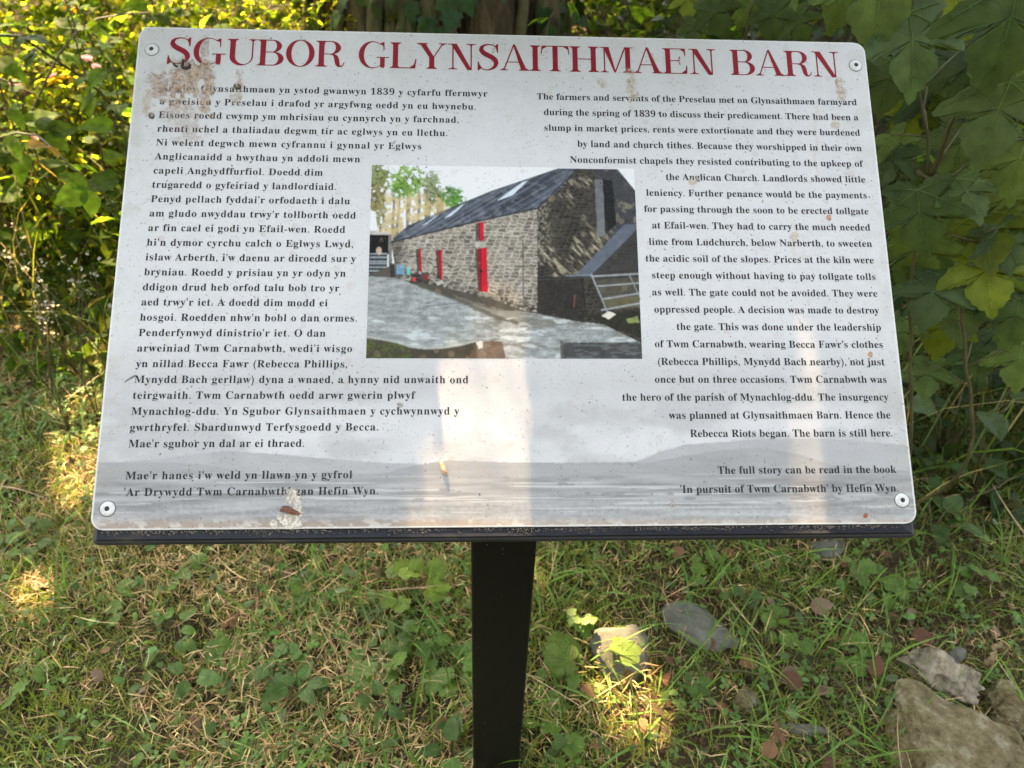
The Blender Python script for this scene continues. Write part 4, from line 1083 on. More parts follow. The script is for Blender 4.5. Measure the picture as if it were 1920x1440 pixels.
# ------------------------------------------------------------------ vegetation kinds
def stem_leaves(nodes, leafL, tmpl, base, alt=None, h=.8, lean=.1, pairs=True, droop=.2, seed=0, petiole=.3, tone=None):
    """upright leafy stem; returns stem MB and foliage arrays"""
    r = np.random.default_rng(seed)
    mb = MB(); pts = []; w = r.uniform(0, 6.28); dirv = np.array([math.cos(w), math.sin(w), 0])
    for t in np.linspace(0, 1, 10): pts.append(dirv * lean * h * t * t + np.array([.02 * h * math.sin(4 * t + w), .02 * h * math.cos(5 * t), h * t]))
    mb.tube(pts, [.0045 * (1 - .6 * t) * (h / .8) ** .5 for t in np.linspace(0, 1, 10)], 6)
    P_, N_, T_, S_ = [], [], [], []
    for i in range(nodes):
        t = .12 + .88 * i / (nodes - 1); p = np.array(pts[min(int(t * 9), 8)]); p = lerp(np.array(pts[min(int(t * 9), 8)]), np.array(pts[min(int(t * 9) + 1, 9)]), t * 9 - min(int(t * 9), 8))
        for k in range(2 if pairs else 1):
            a = w + i * 1.6 + k * math.pi + r.normal(0, .25); d = np.array([math.cos(a), math.sin(a), .35 - droop + r.normal(0, .2)])
            L = leafL * (1.15 - .6 * abs(t - .45)) * r.uniform(.75, 1.2)
            q = p + d * L * petiole; mb.tube([p, (p + q) / 2 + [0, 0, .004], q], [.0014, .0011, .0009], 4)
            P_.append(q); N_.append(np.array([0, 0, 1.0]) - d * .15 + r.normal(0, .3, 3)); T_.append(d + [0, 0, -droop]); S_.append(L)
    P_ = np.array(P_); X_, Y_, Z_ = frames(np.array(N_), np.array(T_)); n = len(P_)
    c = np.tile(np.asarray(base, float), (n, 1)) * r.uniform(.7, 1.35, (n, 1))
    if alt is not None: k = r.random(n) < .12; c[k] = alt
    return mb, scatter(tmpl[0], tmpl[1], P_, X_, Y_, Z_, np.array(S_), c, tone)
def plant(name, mbf, mat, smat, label=None, cat=None, group=None, loc=(0, 0, 0), rz=0, sc=1):
    e = empty(name, loc); e.rotation_euler = (0, 0, rz); e.scale = (sc, sc, sc)
    mbf[0].build('stem', smat, e, smooth=True)
    V, P, C = mbf[1]; obj('foliage', V, P, mat, e, col=C, smooth=True)
    return tag(e, label, cat, group)
def spread(protos, spots_, jitter=.25):
    for i, (x, y, s) in enumerate(spots_):
        o = protos[i] if i < len(protos) else copy_tree(protos[int(RNG.integers(len(protos)))])
        o.location = (x, y, float(gz(x, y)) - .01); o.rotation_euler = (RNG.normal(0, .08), RNG.normal(0, .08), RNG.uniform(0, 6.28))
        s *= RNG.uniform(1 - jitter, 1 + jitter); o.scale = (s, s, s)
netT = fan_leaf(NET, .4, .35, .2); bramT = merge([(rotz(fan_leaf(BRAM, .4, .3, .22)[0], a, s, o), fan_leaf(BRAM, .4, .3, .22)[1]) for a, s, o in ((0, .75, (0, .3, 0)), (1.15, .62, (-.04, .24, 0)), (-1.15, .62, (.04, .24, 0)))])
sycV, sycP, sycC = veined(SYC_T, [(0, 1), (.70, .46), (-.70, .46), (.48, -.08), (-.48, -.08)], droop=.30, fold=.16, w0=.011)
netl = [plant('nettle', stem_leaves(11, .085, netT, (.075, .125, .026), h=.75, seed=s, droop=.35), foliage_m, stem_m, 'upright nettle with toothed leaves in the sunlit bank beside the board', 'nettle', 'nettles growing along the bank') for s in (1, 2, 3)]
sp = [(RNG.uniform(-2.9, -.9), RNG.uniform(2.0, 4.0), RNG.uniform(.8, 1.25)) for _ in range(34)]
sp = [(x, y, s) for x, y, s in sp if not (-1.0 < x < 0 and y > 2.9)]
spread(netl, sp)
def bramble(seed):
    r = np.random.default_rng(seed); mb = MB(); P_, N_, T_, S_ = [], [], [], []
    for c in range(6):
        a = r.uniform(0, 6.28); L = r.uniform(.8, 1.3); hh = r.uniform(.5, .85); pts = []
        for t in np.linspace(0, 1, 14): pts.append(np.array([math.cos(a) * L * t, math.sin(a) * L * t, hh * math.sin(2.3 * t) + .02]) + r.normal(0, .008, 3))
        mb.tube(pts, [.005 * (1 - .6 * t) for t in np.linspace(0, 1, 14)], 6)
        for i in range(1, 14):
            b = a + (1.3 if i % 2 else -1.3) + r.normal(0, .3); d = np.array([math.cos(b), math.sin(b), r.normal(.1, .25)]); S = r.uniform(.065, .11)
            P_.append(pts[i]); N_.append(np.array([0, 0, 1.0]) + r.normal(0, .35, 3)); T_.append(d + [0, 0, -.2]); S_.append(S)
    X_, Y_, Z_ = frames(np.array(N_), np.array(T_)); n = len(P_)
    c = np.tile([.08, .13, .026], (n, 1)) * r.uniform(.65, 1.4, (n, 1)); k = r.random(n) < .06; c[k] = (.20, .13, .03)
    return mb, scatter(bramT[0], bramT[1], np.array(P_), X_, Y_, Z_, np.array(S_), c)
br = [plant('bramble', bramble(s), foliage_m, cane_m) for s in (11, 12)]
for i, (x, y, s, lab) in enumerate(((-1.75, 2.35, 1.0, 'bramble arching over the sunny bank at the far left edge'), (-1.15, 2.75, 1.05, 'bramble with arching canes halfway along the sunny bank'), (-2.5, 3.2, 1.2, 'bramble on the higher bank behind the nettles'), (1.35, 2.6, 1.0, 'shaded bramble behind the sycamore saplings'), (.75, 3.2, .9, 'bramble beside the ivy clad tree trunk'))):
    o = br[i] if i < 2 else copy_tree(br[i % 2])
    o.location = (x, y, float(gz(x, y))); o.rotation_euler = (0, 0, i * 1.7); o.scale = (s, s, s)
    tag(o, lab, 'bramble', 'brambles on the bank')

# ------------------------------------------------------------------ sycamore saplings at the side of the board
def sapling(label, root, stems, leaves, fillers=()):
    """stems: lists of points; leaves: (x, y, distance, size, tip angle in picture degrees, tilt, colour)"""
    root = np.array([root[0], root[1], float(gz(root[0], root[1]))])
    e = empty('sycamore_sapling', root); tag(e, label, 'sapling', 'sycamore saplings beside the board')
    mb = MB(); P_, N_, T_, S_, C_ = [], [], [], [], []
    allp = []
    for pts, r in stems:
        pts = [np.array(p) for p in pts]; f = np.linspace(0, len(pts) - 1, 5 * len(pts)); A = np.array(pts)
        sm = np.stack([np.interp(f, range(len(pts)), A[:, k]) for k in range(3)], 1)
        for _ in range(3): sm[1:-1] = (sm[:-2] + 2 * sm[1:-1] + sm[2:]) / 4
        sm[1:-1] += RNG.normal(0, .002, sm[1:-1].shape)
        mb.tube(sm - root, np.linspace(r, r * .35, len(sm)), 7); allp.append(sm)
    allp = np.concatenate(allp)
    for x, y, D, s, ang, tilt, c in leaves:
        p = at(x, y, D); tocam = norm(CAM - p)
        a = math.radians(ang); td = RIGHT * math.sin(a) - DOWN * math.cos(a)
        nn = norm(tocam * math.cos(tilt) + np.array([0, 0, 1.0]) * math.sin(tilt) + RNG.normal(0, .24, 3))
        b = p - norm(td - nn * (td @ nn)) * s * .45
        q = allp[np.argmin(np.linalg.norm(allp - b, axis=1))]
        m = (b + q) / 2 + np.array([0, 0, .02]) * np.linalg.norm(b - q)
        mb.tube([q - root, m - root, b - root], [.0018, .0014, .0012], 5)
        P_.append(b - root); N_.append(nn); T_.append(td); S_.append(s * .68); C_.append(np.array(c) * RNG.uniform(.72, 1.35))
    for x, y, z, s, c in fillers:
        b = np.array([x, y, z]); q = allp[np.argmin(np.linalg.norm(allp - b, axis=1))]
        mb.tube([q - root, b - root], [.0016, .001], 4)
        P_.append(b - root); N_.append(np.array([0, -.5, .8]) + RNG.normal(0, .35, 3)); T_.append(np.array([0, -.3, -.6]) + RNG.normal(0, .5, 3)); S_.append(s); C_.append(c)
    X_, Y_, Z_ = frames(np.array(N_), np.array(T_))
    V, P, C = scatter(sycV, sycP, np.array(P_), X_, Y_, Z_, np.array(S_), np.array(C_), sycC)
    mb.build('stem', cane_m, e, smooth=True); obj('foliage', V, P, shade_m, e, col=C, smooth=True)
    return e
DG, MG, YG = (.050, .080, .026), (.070, .104, .028), (.10, .130, .012)
r1 = (.66, 1.22); r2 = (.86, 1.16); r3 = (.50, 1.75)
sapling('sycamore sapling hugging the upper right corner of the board', r1,
        [([(r1[0], r1[1], 0), tuple(at(1720, 900, 1.36)), tuple(at(1700, 560, 1.33)), tuple(at(1745, 300, 1.32)), tuple(at(1700, 30, 1.3))], .0042), ([tuple(at(1745, 330, 1.32)), tuple(at(1800, 200, 1.3)), tuple(at(1890, 30, 1.28))], .005), ([tuple(at(1720, 320, 1.32)), tuple(at(1770, 350, 1.3)), tuple(at(1850, 280, 1.3))], .004)],
        [(1655, 15, 1.22, .19, 178, .25, MG), (1723, 115, 1.24, .165, 172, .35, DG), (1885, 95, 1.2, .19, 185, .2, DG), (1660, 175, 1.36, .12, 190, .3, MG), (1800, 60, 1.5, .17, 170, .5, YG), (1580, 10, 1.34, .13, 200, .3, MG),
         (1853, 245, 1.24, .165, 205, .35, MG), (1690, 292, 1.34, .085, 150, .5, MG), (1655, 320, 1.32, .10, 225, .35, DG), (1830, 375, 1.3, .115, 165, .5, MG), (1725, 435, 1.26, .15, 178, .3, DG), (1850, 450, 1.36, .17, 170, .3, YG), (1900, 330, 1.34, .14, 200, .4, MG), (1765, 215, 1.5, .15, 160, .3, DG), (1800, 300, 1.44, .15, 188, .4, MG), (1760, 380, 1.46, .14, 172, .35, MG), (1890, 210, 1.42, .16, 195, .3, MG), (1820, 160, 1.46, .15, 175, .4, DG), (1700, 240, 1.48, .12, 205, .4, YG), (1895, 400, 1.42, .15, 178, .4, YG)])
sapling('lower sycamore sapling drooping beside the right edge of the board', r2,
        [([(r2[0], r2[1], 0), tuple(at(1830, 900, 1.4)), tuple(at(1810, 640, 1.4)), tuple(at(1800, 520, 1.38)), tuple(at(1850, 420, 1.36))], .004)],
        [(1742, 575, 1.3, .14, 195, .3, DG), (1855, 540, 1.33, .155, 172, .2, YG), (1700, 510, 1.36, .12, 215, .3, DG), (1905, 480, 1.36, .13, 160, .4, MG), (1690, 640, 1.42, .10, 185, .4, DG), (1900, 620, 1.42, .13, 190, .3, DG), (1780, 470, 1.45, .14, 180, .3, DG), (1720, 500, 1.34, .15, 182, .35, MG), (1800, 600, 1.42, .15, 176, .4, MG), (1760, 640, 1.46, .13, 195, .4, YG), (1870, 560, 1.46, .15, 200, .3, MG), (1840, 680, 1.48, .12, 170, .4, DG), (1910, 700, 1.45, .13, 185, .4, MG), (1735, 720, 1.48, .11, 190, .5, DG)])
sapling('small sycamore sapling behind the top edge of the board', r3,
        [([(r3[0], r3[1], 0), tuple(at(1400, 200, 2.0)), tuple(at(1395, 60, 2.0)), tuple(at(1420, -20, 1.98))], .006), ([tuple(at(1395, 90, 2.0)), tuple(at(1340, 60, 1.98))], .003)],
        [(1347, 45, 1.9, .125, 165, .3, DG), (1447, 52, 1.9, .12, 185, .3, DG), (1395, 30, 2.05, .11, 200, .3, MG), (1500, 60, 2.0, .11, 170, .3, DG), (1300, 68, 2.0, .09, 190, .4, MG), (1480, 5, 2.0, .11, 150, .4, MG), (1290, 15, 2.1, .10, 180, .4, YG)])

# broad dock plants at the foot of the saplings
dockT = veined(toothed([(0, 0), (.10, -.04), (.26, .06), (.33, .25), (.30, .52), (.18, .8), (0, 1)], .008), [(0, 1)], droop=.35, fold=.18)
def dock(seed, n, L, h, base):
    r = np.random.default_rng(seed); mb = MB(); P_, N_, T_, S_ = [], [], [], []
    for i in range(n):
        a = i * 2.4 + r.normal(0, .3); d = np.array([math.cos(a), math.sin(a), 0]); q = d * h * r.uniform(.25, .6) + np.array([0, 0, h * r.uniform(.5, 1)])
        mb.tube([(0, 0, 0), q * .5 + np.array([0, 0, h * .15]), q], [.003, .0022, .0016], 5)
        P_.append(q); N_.append(np.array([0, 0, 1.0]) - d * .3 + r.normal(0, .2, 3)); T_.append(d + [0, 0, -.25]); S_.append(L * r.uniform(.7, 1.15))
    X_, Y_, Z_ = frames(np.array(N_), np.array(T_)); c = np.tile(base, (n, 1)) * r.uniform(.75, 1.3, (n, 1))
    return mb, scatter(dockT[0], dockT[1], np.array(P_), X_, Y_, Z_, np.array(S_), c, dockT[2])
for i, (x, y, n, L, h, lab) in enumerate(((1790, 800, 6, .12, .28, 'broad leaved dock catching sun beside the lower right of the board'), (1880, 740, 6, .11, .30, 'broad leaved dock at the foot of the sycamore saplings'), (1750, 990, 5, .06, .10, 'small dock in the leaf litter near the tray corner'), (560, 1285, 5, .05, .05, 'low broad leaved rosette in the clover left of the post'), (355, 1270, 4, .045, .05, 'low rosette with one rounded leaf amid dry grass'), (845, 1415, 5, .05, .05, 'leafy rosette against the left side of the post foot'), (720, 1330, 5, .035, .05, 'small cut leaved weed between the post and the clover'))):
    p = atz(x, y, .12 if y < 900 else .03)
    plant('dock_plant', dock(40 + i, n, L, h, (.08, .14, .035) if i > 2 else (.05, .09, .022)), shade_m, stem_m, lab, 'dock' if i < 3 else 'weed', 'broad leaved weeds', (p[0], p[1], float(gz(p[0], p[1]))), i)
# rounded, lobed meadow weeds in the lawn
rndT = veined(RND, [(0, .9), (.42, .5), (-.42, .5)], droop=.12, fold=.08)
def clump(seed, n, L, h, base, T):
    r = np.random.default_rng(seed); mb = MB(); P_, N_, T_, S_ = [], [], [], []
    for i in range(n):
        a = r.uniform(0, 6.28); rad = L * 1.5 * math.sqrt(r.random()); q = np.array([math.cos(a) * rad, math.sin(a) * rad, h * r.uniform(.6, 1.1)])
        mb.tube([(q[0] * .2, q[1] * .2, 0), q * [.6, .6, .6], q], [.0012, .001, .0008], 4)
        P_.append(q); N_.append(np.array([0, -.25, 1.0]) + r.normal(0, .2, 3)); T_.append(np.array([math.cos(a), math.sin(a), -.1])); S_.append(L * r.uniform(.7, 1.2))
    X_, Y_, Z_ = frames(np.array(N_), np.array(T_)); c = np.tile(np.array(base) * [1.2, 1.1, .6], (n, 1)) * r.uniform(.8, 1.25, (n, 1))
    return mb, scatter(T[0], T[1], np.array(P_), X_, Y_, Z_, np.array(S_), c, T[2] if len(T) > 2 else None)
for i, (x, y, n, L, h, base, lab) in enumerate(((775, 1105, 9, .042, .07, (.12, .19, .035), 'pale round leaved clump under the tray left of the post'), (1135, 1262, 3, .066, .05, (.09, .15, .04), 'crinkled leaf lit by the sun spot beside the slate'),
        (800, 1190, 8, .026, .05, (.055, .115, .03), 'small round leaved clump touching the left side of the post'), (1090, 1180, 22, .016, .09, (.07, .14, .03), 'ferny parsley leaved weed right of the post'), (530, 1240, 9, .024, .04, (.05, .11, .03), 'round leaved clump in the middle of the mown grass'),
        (1385, 1130, 6, .020, .05, (.05, .10, .03), 'little clump above the grey flat stone'), (1815, 1100, 6, .034, .06, (.06, .12, .03), 'small upright four leaved seedling near the pale fibrous stone'), (60, 1010, 8, .03, .05, (.06, .11, .03), 'round leaved clump at the far left of the lawn'), (470, 990, 8, .03, .06, (.07, .13, .03), 'leafy clump peeping below the left end of the tray'), (1290, 1290, 5, .02, .05, (.05, .1, .03), 'small clump beside the sun spot on the ground'))):
    p = atz(x, y, .04)
    plant('round_leaved_weed', clump(70 + i, n, L, h, base, rndT), grass_m, stem_m, lab, 'weed', 'round leaved weeds in the lawn', (p[0], p[1], float(gz(p[0], p[1]))), i * 1.3)
# ------------------------------------------------------------------ undergrowth masses
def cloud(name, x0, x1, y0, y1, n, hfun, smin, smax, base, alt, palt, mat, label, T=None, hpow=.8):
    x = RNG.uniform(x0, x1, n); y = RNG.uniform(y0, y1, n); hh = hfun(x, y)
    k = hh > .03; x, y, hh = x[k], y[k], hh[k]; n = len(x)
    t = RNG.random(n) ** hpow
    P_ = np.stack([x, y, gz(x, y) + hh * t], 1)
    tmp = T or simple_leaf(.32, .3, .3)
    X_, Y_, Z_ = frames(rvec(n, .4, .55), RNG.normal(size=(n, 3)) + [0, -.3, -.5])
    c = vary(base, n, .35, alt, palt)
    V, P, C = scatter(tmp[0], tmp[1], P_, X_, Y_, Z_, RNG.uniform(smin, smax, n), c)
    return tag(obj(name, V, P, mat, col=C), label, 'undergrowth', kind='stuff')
def h_left(x, y):
    clump = fbm(x * 2.2 + 40, y * 2.2 + 40, 400, 3)
    return np.clip((.16 + .85 * sstep(2.0, 3.6, y)) * (.35 + 1.3 * clump), 0, 1.2) * sstep(1.75, 2.1, y + .25 * np.sin(x * 3)) * sstep(.2, -.5, x - .25 * (y - 2))
cloud('undergrowth', -3.6, .4, 1.75, 5.2, 14000, h_left, .03, .08, (.042, .072, .014), (.09, .095, .02), .15, foliage_m, 'tangled undergrowth of small leaves on the left bank, colour darkened for shade', T=simple_leaf(.30, .3, .3, 2))  # shade of the lower bank is put into this darker leaf colour
def h_fine(x, y): return (.25 + .75 * sstep(2.3, 3.6, y)) * (.35 + 1.1 * fbm(x * 2.6 + 10, y * 2.6 + 90, 410, 3)) * sstep(2.2, 2.5, y) * sstep(.0, -.5, x - .25 * (y - 2))
cloud('undergrowth', -3.4, .3, 2.2, 4.8, 44000, h_fine, .014, .034, (.19, .24, .04), (.26, .25, .05), .3, foliage_m, 'fine feathery yellow green weeds on the left bank, colour brightened for sunlight', T=flat_leaf(.36), hpow=.55)  # leaf colour raised to stand for stronger sunlight
def h_mid(x, y): return (.10 + .55 * sstep(2.4, 4, y)) * (.3 + 1.3 * fbm(x * 2.4 + 60, y * 2.4 + 10, 420, 3)) * sstep(2.2, 2.9, y) * sstep(-.8, -.2, x) * (np.hypot(x - tc_[0], y - tc_[1]) > .6)
cloud('undergrowth', -.8, 1.2, 2.2, 5.2, 6500, h_mid, .03, .075, (.09, .14, .026), (.15, .15, .035), .15, foliage_m, 'leafy undergrowth round the foot of the ivy clad tree', T=simple_leaf(.34, .3, .3, 2))
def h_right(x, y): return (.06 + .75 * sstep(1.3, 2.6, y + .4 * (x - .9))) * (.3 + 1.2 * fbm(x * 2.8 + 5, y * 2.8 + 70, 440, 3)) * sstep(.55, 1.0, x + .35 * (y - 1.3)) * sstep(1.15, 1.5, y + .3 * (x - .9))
cloud('undergrowth', .5, 3.4, 1.1, 5.2, 13000, h_right, .025, .075, (.032, .058, .013), (.07, .068, .022), .12, shade_m, 'undergrowth behind the sycamore saplings, colour darkened for shade', T=simple_leaf(.36, .3, .3, 2))  # leaf colour lowered to deepen the shade here
def h_far(x, y): return (.5 + .7 * sstep(.2, 1.5, x) + 1.1 * fbm(x * .7 + 30, y * .7 + 30, 460, 3)) * sstep(5.2, 6.2, y + .8 * sstep(0, 1, x))
cloud('hedge', -7, 7, 4.6, 8.2, 24000, h_far, .06, .13, (.10, .15, .028), (.15, .17, .035), .2, foliage_m, 'tall loose hedge closing the view behind the tree', T=flat_leaf(.36), hpow=.7)

def h_back(x, y): return (3.6 + 1.6 * fbm(x * .6 + 80, y * .6 + 30, 480, 3)) + 0 * x
cloud('hedge', -7, 8, -4.6, -3.1, 12000, h_back, .12, .26, (.07, .12, .025), (.12, .15, .035), .2, shade_m, 'unseen hedge added behind the camera to cut skylight on the board', T=flat_leaf(.36), hpow=1.0)  # out of view, added to block part of the sky from the panel

# ------------------------------------------------------------------ blades of grass
def blades(x, y, L, w, az, pitch, bend, cols, z0=0.0, seg=5):
    """curved blades: pitch = angle above the ground at the root, bend = how far they bow down"""
    n = len(x); t = np.linspace(0, 1, seg)
    ph = pitch[:, None] - bend[:, None] * t[None, :]
    ds = (L / (seg - 1))[:, None]
    hx = np.concatenate([np.zeros((n, 1)), np.cumsum(np.cos(ph[:, :-1]) * ds, 1)], 1); hz = np.concatenate([np.zeros((n, 1)), np.cumsum(np.sin(ph[:, :-1]) * ds, 1)], 1)
    ca, sa = np.cos(az)[:, None], np.sin(az)[:, None]
    g0 = gz(x, y)[:, None] + (z0 if np.ndim(z0) == 0 else z0[:, None])
    cx = x[:, None] + hx * ca; cy = y[:, None] + hx * sa; cz = np.maximum(g0 + hz, g0 * 0 + gz(x, y)[:, None] + .003)
    ww = w[:, None] * np.array([.75, 1, .85, .55, .06] if seg == 5 else np.linspace(1, .1, seg))[None, :] * .5
    V = np.empty((n, seg, 2, 3))
    tw = RNG.normal(0, .5, (n, 1))
    for s, q in ((0, -1), (1, 1)):
        V[:, :, s, 0] = cx - q * ww * sa; V[:, :, s, 1] = cy + q * ww * ca; V[:, :, s, 2] = cz + q * ww * tw
    b = (np.arange(n) * seg * 2)[:, None, None]; i = np.arange(seg - 1)[None, :, None] * 2
    q = (b + i + np.array([0, 1, 3, 2])[None, None, :]).reshape(-1)
    return V.reshape(-1, 3), (q, np.full(n * (seg - 1), 4)), np.repeat(cols, seg * 2, 0)
def area(n, dens, x0=-1.75, x1=1.95, y0=.30, y1=2.5):
    x = RNG.uniform(x0, x1, n); y = RNG.uniform(y0, y1, n); k = RNG.random(n) < dens(x, y); return x[k], y[k]
litter = lambda x, y: 1.0 * sstep(.10, .45, x + .25 * (fbm(x * 3 + 50, y * 3 + 50, 500, 3) - .5)) * sstep(.35, .5, fbm(x * 5 + 3, y * 5 + 30, 505, 3) + .12)
STONES = []                                      # (x, y, radius) kept clear of grass, filled below
def clear(x, y):
    k = np.ones(len(x), bool)
    for a, b, r in STONES: k &= np.hypot(x - a, y - b) > r
    return k
def stone(label, px, py, z, dims, yaw, seed, mat, rough=.22, name='stone', tilt=(0, 0), flat=1.0, rot_cut=6):
    p = atz(px, py, z); x, y = p[0], p[1]
    import bmesh
    bm = bmesh.new(); bmesh.ops.create_icosphere(bm, subdivisions=6 if dims[0] > .15 else 5, radius=1)
    r = np.random.default_rng(seed); planes = [(norm(r.normal(size=3) * [1, 1, .8]), r.uniform(.62, .9)) for _ in range(rot_cut + 5)]
    for v in bm.verts:
        d = np.array(v.co)
        for nn, k in planes:
            q = d @ nn
            if q > k: d = d - nn * (q - k) * .92
        nz_ = noise.fractal(Vector(d * 2.3) + Vector((seed, 0, 0)), 1.0, 2.0, 5)
        d = d * (1 + rough * nz_ + .05 * rough * noise.fractal(Vector(d * 11) + Vector((0, seed, 0)), .8, 2.0, 4))
        v.co = Vector((d[0] * dims[0], d[1] * dims[1], d[2] * dims[2]))
    me = bpy.data.meshes.new(name); bm.to_mesh(me); bm.free()
    me.polygons.foreach_set('use_smooth', np.ones(len(me.polygons), bool)); me.materials.append(mat)
    o = link(name, me); o.location = (x, y, float(gz(x, y)) + z - dims[2] * .62); o.rotation_euler = (tilt[0], tilt[1], yaw)
    STONES.append((x, y, min(dims[0], dims[1]) * .5))
    return tag(o, label, 'stone')
stone('large angular ochre stone slab in the lower right corner', 1830, 1420, .06, (.20, .15, .075), -.5, 3, stone_m, .15, rot_cut=16, tilt=(.1, .12))
stone('pale fibrous white stone above the large ochre slab', 1775, 1250, .05, (.080, .055, .04), -.6, 5, quartz_m, .3, tilt=(.2, .0))
stone('flat grey stone half buried right of the post', 1310, 1170, .02, (.090, .055, .022), -.5, 8, slate_m, .12)
stone('greenish slate slab propped beside the lit patch of ground', 1163, 1222, .03, (.065, .075, .020), .2, 9, slate_m, .08, tilt=(.45, .0))
stone('dark grey stone just below the tray at its right half', 1556, 1022, .02, (.05, .04, .028), .2, 12, slate_m, .15)
stone('small brown stone lying among dead leaves', 1398, 1310, .02, (.030, .022, .018), .8, 14, stone_m, .2)
stone('rough brown stone at the right edge beside the big slab', 1912, 1335, .03, (.06, .07, .05), .3, 17, stone_m, .2)
stone('narrow grey slate sliver near the bottom of the litter', 1505, 1365, .015, (.050, .014, .012), -.15, 19, slate_m, .1)
stone('little rounded pebble beside the pale fibrous stone', 1800, 1222, .055, (.024, .016, .014), .4, 21, slate_m, .1)

n0 = 230000
gd = lambda x, y: (.42 + .5 * fbm(x * 3.3 + 11, y * 3.3 + 11, 510, 3)) * (1 - .50 * litter(x, y))
x, y = area(n0, gd); k = clear(x, y); x, y = x[k], y[k]; n = len(x)
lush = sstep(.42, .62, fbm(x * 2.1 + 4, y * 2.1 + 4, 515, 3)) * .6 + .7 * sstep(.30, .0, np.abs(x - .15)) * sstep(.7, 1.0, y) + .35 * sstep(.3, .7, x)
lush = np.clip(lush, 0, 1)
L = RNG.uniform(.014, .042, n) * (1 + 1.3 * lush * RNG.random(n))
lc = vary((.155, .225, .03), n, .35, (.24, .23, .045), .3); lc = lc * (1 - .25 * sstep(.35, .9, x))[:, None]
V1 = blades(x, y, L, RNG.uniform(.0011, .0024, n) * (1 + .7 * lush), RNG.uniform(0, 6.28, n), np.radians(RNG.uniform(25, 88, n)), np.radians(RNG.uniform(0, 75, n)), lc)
x, y = area(6500, lambda x, y: .12 + .5 * sstep(.52, .62, fbm(x * 3 + 5, y * 3 + 9, 517, 3)) + .85 * sstep(.35, .05, np.abs(x - .12)) * sstep(.5, .8, y) + .5 * sstep(.3, .6, x), y0=.4); k = clear(x, y); x, y = x[k], y[k]; n = len(x)
V2 = blades(x, y, RNG.uniform(.05, .20, n), RNG.uniform(.0020, .0048, n), RNG.uniform(0, 6.28, n), np.radians(RNG.uniform(30, 82, n)), np.radians(RNG.uniform(20, 100, n)), vary((.125, .225, .034), n, .3))
V, P, C = join([V1, V2])
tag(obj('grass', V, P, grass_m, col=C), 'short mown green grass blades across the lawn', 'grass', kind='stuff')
# dry mown straw lying over the lawn, thickest on the left
x, y = area(95000, lambda x, y: (.18 + .95 * sstep(.36, .58, fbm(x * 2.6 + 70, y * 2.6 + 20, 520, 3))) * (1 - .68 * sstep(-.25, .3, x)) * (1 - .45 * litter(x, y)) * sstep(2.5, 2.0, y)); k = clear(x, y); x, y = x[k], y[k]; n = len(x)
sc_ = vary((.62, .46, .22), n, .35, (.48, .30, .145), .3); dk = RNG.random(n) < .22; sc_[dk] *= .55
V1 = blades(x, y, RNG.uniform(.018, .060, n), RNG.uniform(.0009, .0022, n), RNG.uniform(0, 6.28, n), np.radians(RNG.uniform(-5, 55, n)), np.radians(RNG.normal(15, 75, n)), sc_, z0=RNG.uniform(.003, .024, n))
x, y = area(420, lambda x, y: 1 + 0 * x); n = len(x)
V2 = blades(x, y, RNG.uniform(.08, .20, n), RNG.uniform(.0012, .0026, n), RNG.uniform(0, 6.28, n), np.radians(RNG.uniform(0, 25, n)), np.radians(RNG.normal(10, 30, n)), vary((.55, .42, .22), n, .3), z0=RNG.uniform(.01, .03, n))
V, P, C = join([V1, V2])
tag(obj('dry_grass', V, P, straw_m, col=C), 'dry yellow straw and cut grass lying over the lawn', 'dry grass', kind='stuff')
# clover and small round leaves in patches
ck, cp = fan_leaf(CLV, .55, .1, .2)
cl3 = merge([(rotz(ck, a, .55, (0, 0, 0)), cp) for a in (0, 2.09, 4.19)])
x, y = area(16000, lambda x, y: sstep(.44, .60, fbm(x * 3.1 + 33, y * 3.1 + 88, 530, 3)) * (1 - .75 * sstep(.0, .5, x)) + .05); k = clear(x, y); x, y = x[k], y[k]; n = len(x)
P_ = np.stack([x, y, gz(x, y) + RNG.uniform(.008, .034, n)], 1)
X_, Y_, Z_ = frames(rvec(n, 1.1, .35) + [0, -.2, 0], RNG.normal(size=(n, 3)) * [1, 1, .2])
V1 = scatter(cl3[0], cl3[1], P_, X_, Y_, Z_, RNG.uniform(.011, .024, n), vary((.10, .185, .034), n, .3, (.14, .225, .05), .25))
x, y = area(4200, lambda x, y: .25 + .75 * sstep(.46, .6, fbm(x * 4 + 13, y * 4 + 48, 535, 3))); k = clear(x, y); x, y = x[k], y[k]; n = len(x)
P_ = np.stack([x, y, gz(x, y) + RNG.uniform(.006, .04, n)], 1)
X_, Y_, Z_ = frames(rvec(n, 1.0, .5), RNG.normal(size=(n, 3)) * [1, 1, .3])
ov = fan_leaf([(0, 0), (.2, .1), (.30, .4), (.24, .75), (0, 1)], .45, .3, .15)
V2 = scatter(ov[0], ov[1], P_, X_, Y_, Z_, RNG.uniform(.012, .03, n), vary((.09, .165, .034), n, .35, (.11, .16, .06), .25))
V, P, C = join([V1, V2])
tag(obj('clover', V, P, grass_m, col=C, smooth=True), 'clover and small weed leaves spread through the lawn', 'clover', kind='stuff')
# crumbs of litter and moss on the bare ground on the right
x, y = area(16000, lambda x, y: .12 + litter(x, y), y1=2.2); n = len(x)
P_ = np.stack([x, y, gz(x, y) + RNG.uniform(.001, .012, n)], 1)
X_, Y_, Z_ = frames(rvec(n, .8, .6), RNG.normal(size=(n, 3)))
fl = flat_leaf(.3)
V, P, C = scatter(fl[0], fl[1], P_, X_, Y_, Z_, RNG.uniform(.005, .018, n), vary((.10, .062, .034), n, .5, (.20, .15, .09), .25))
tag(obj('leaf_litter', V, P, dead_m, col=C), 'crumbled brown leaf litter on bare soil', 'leaf litter', kind='stuff')
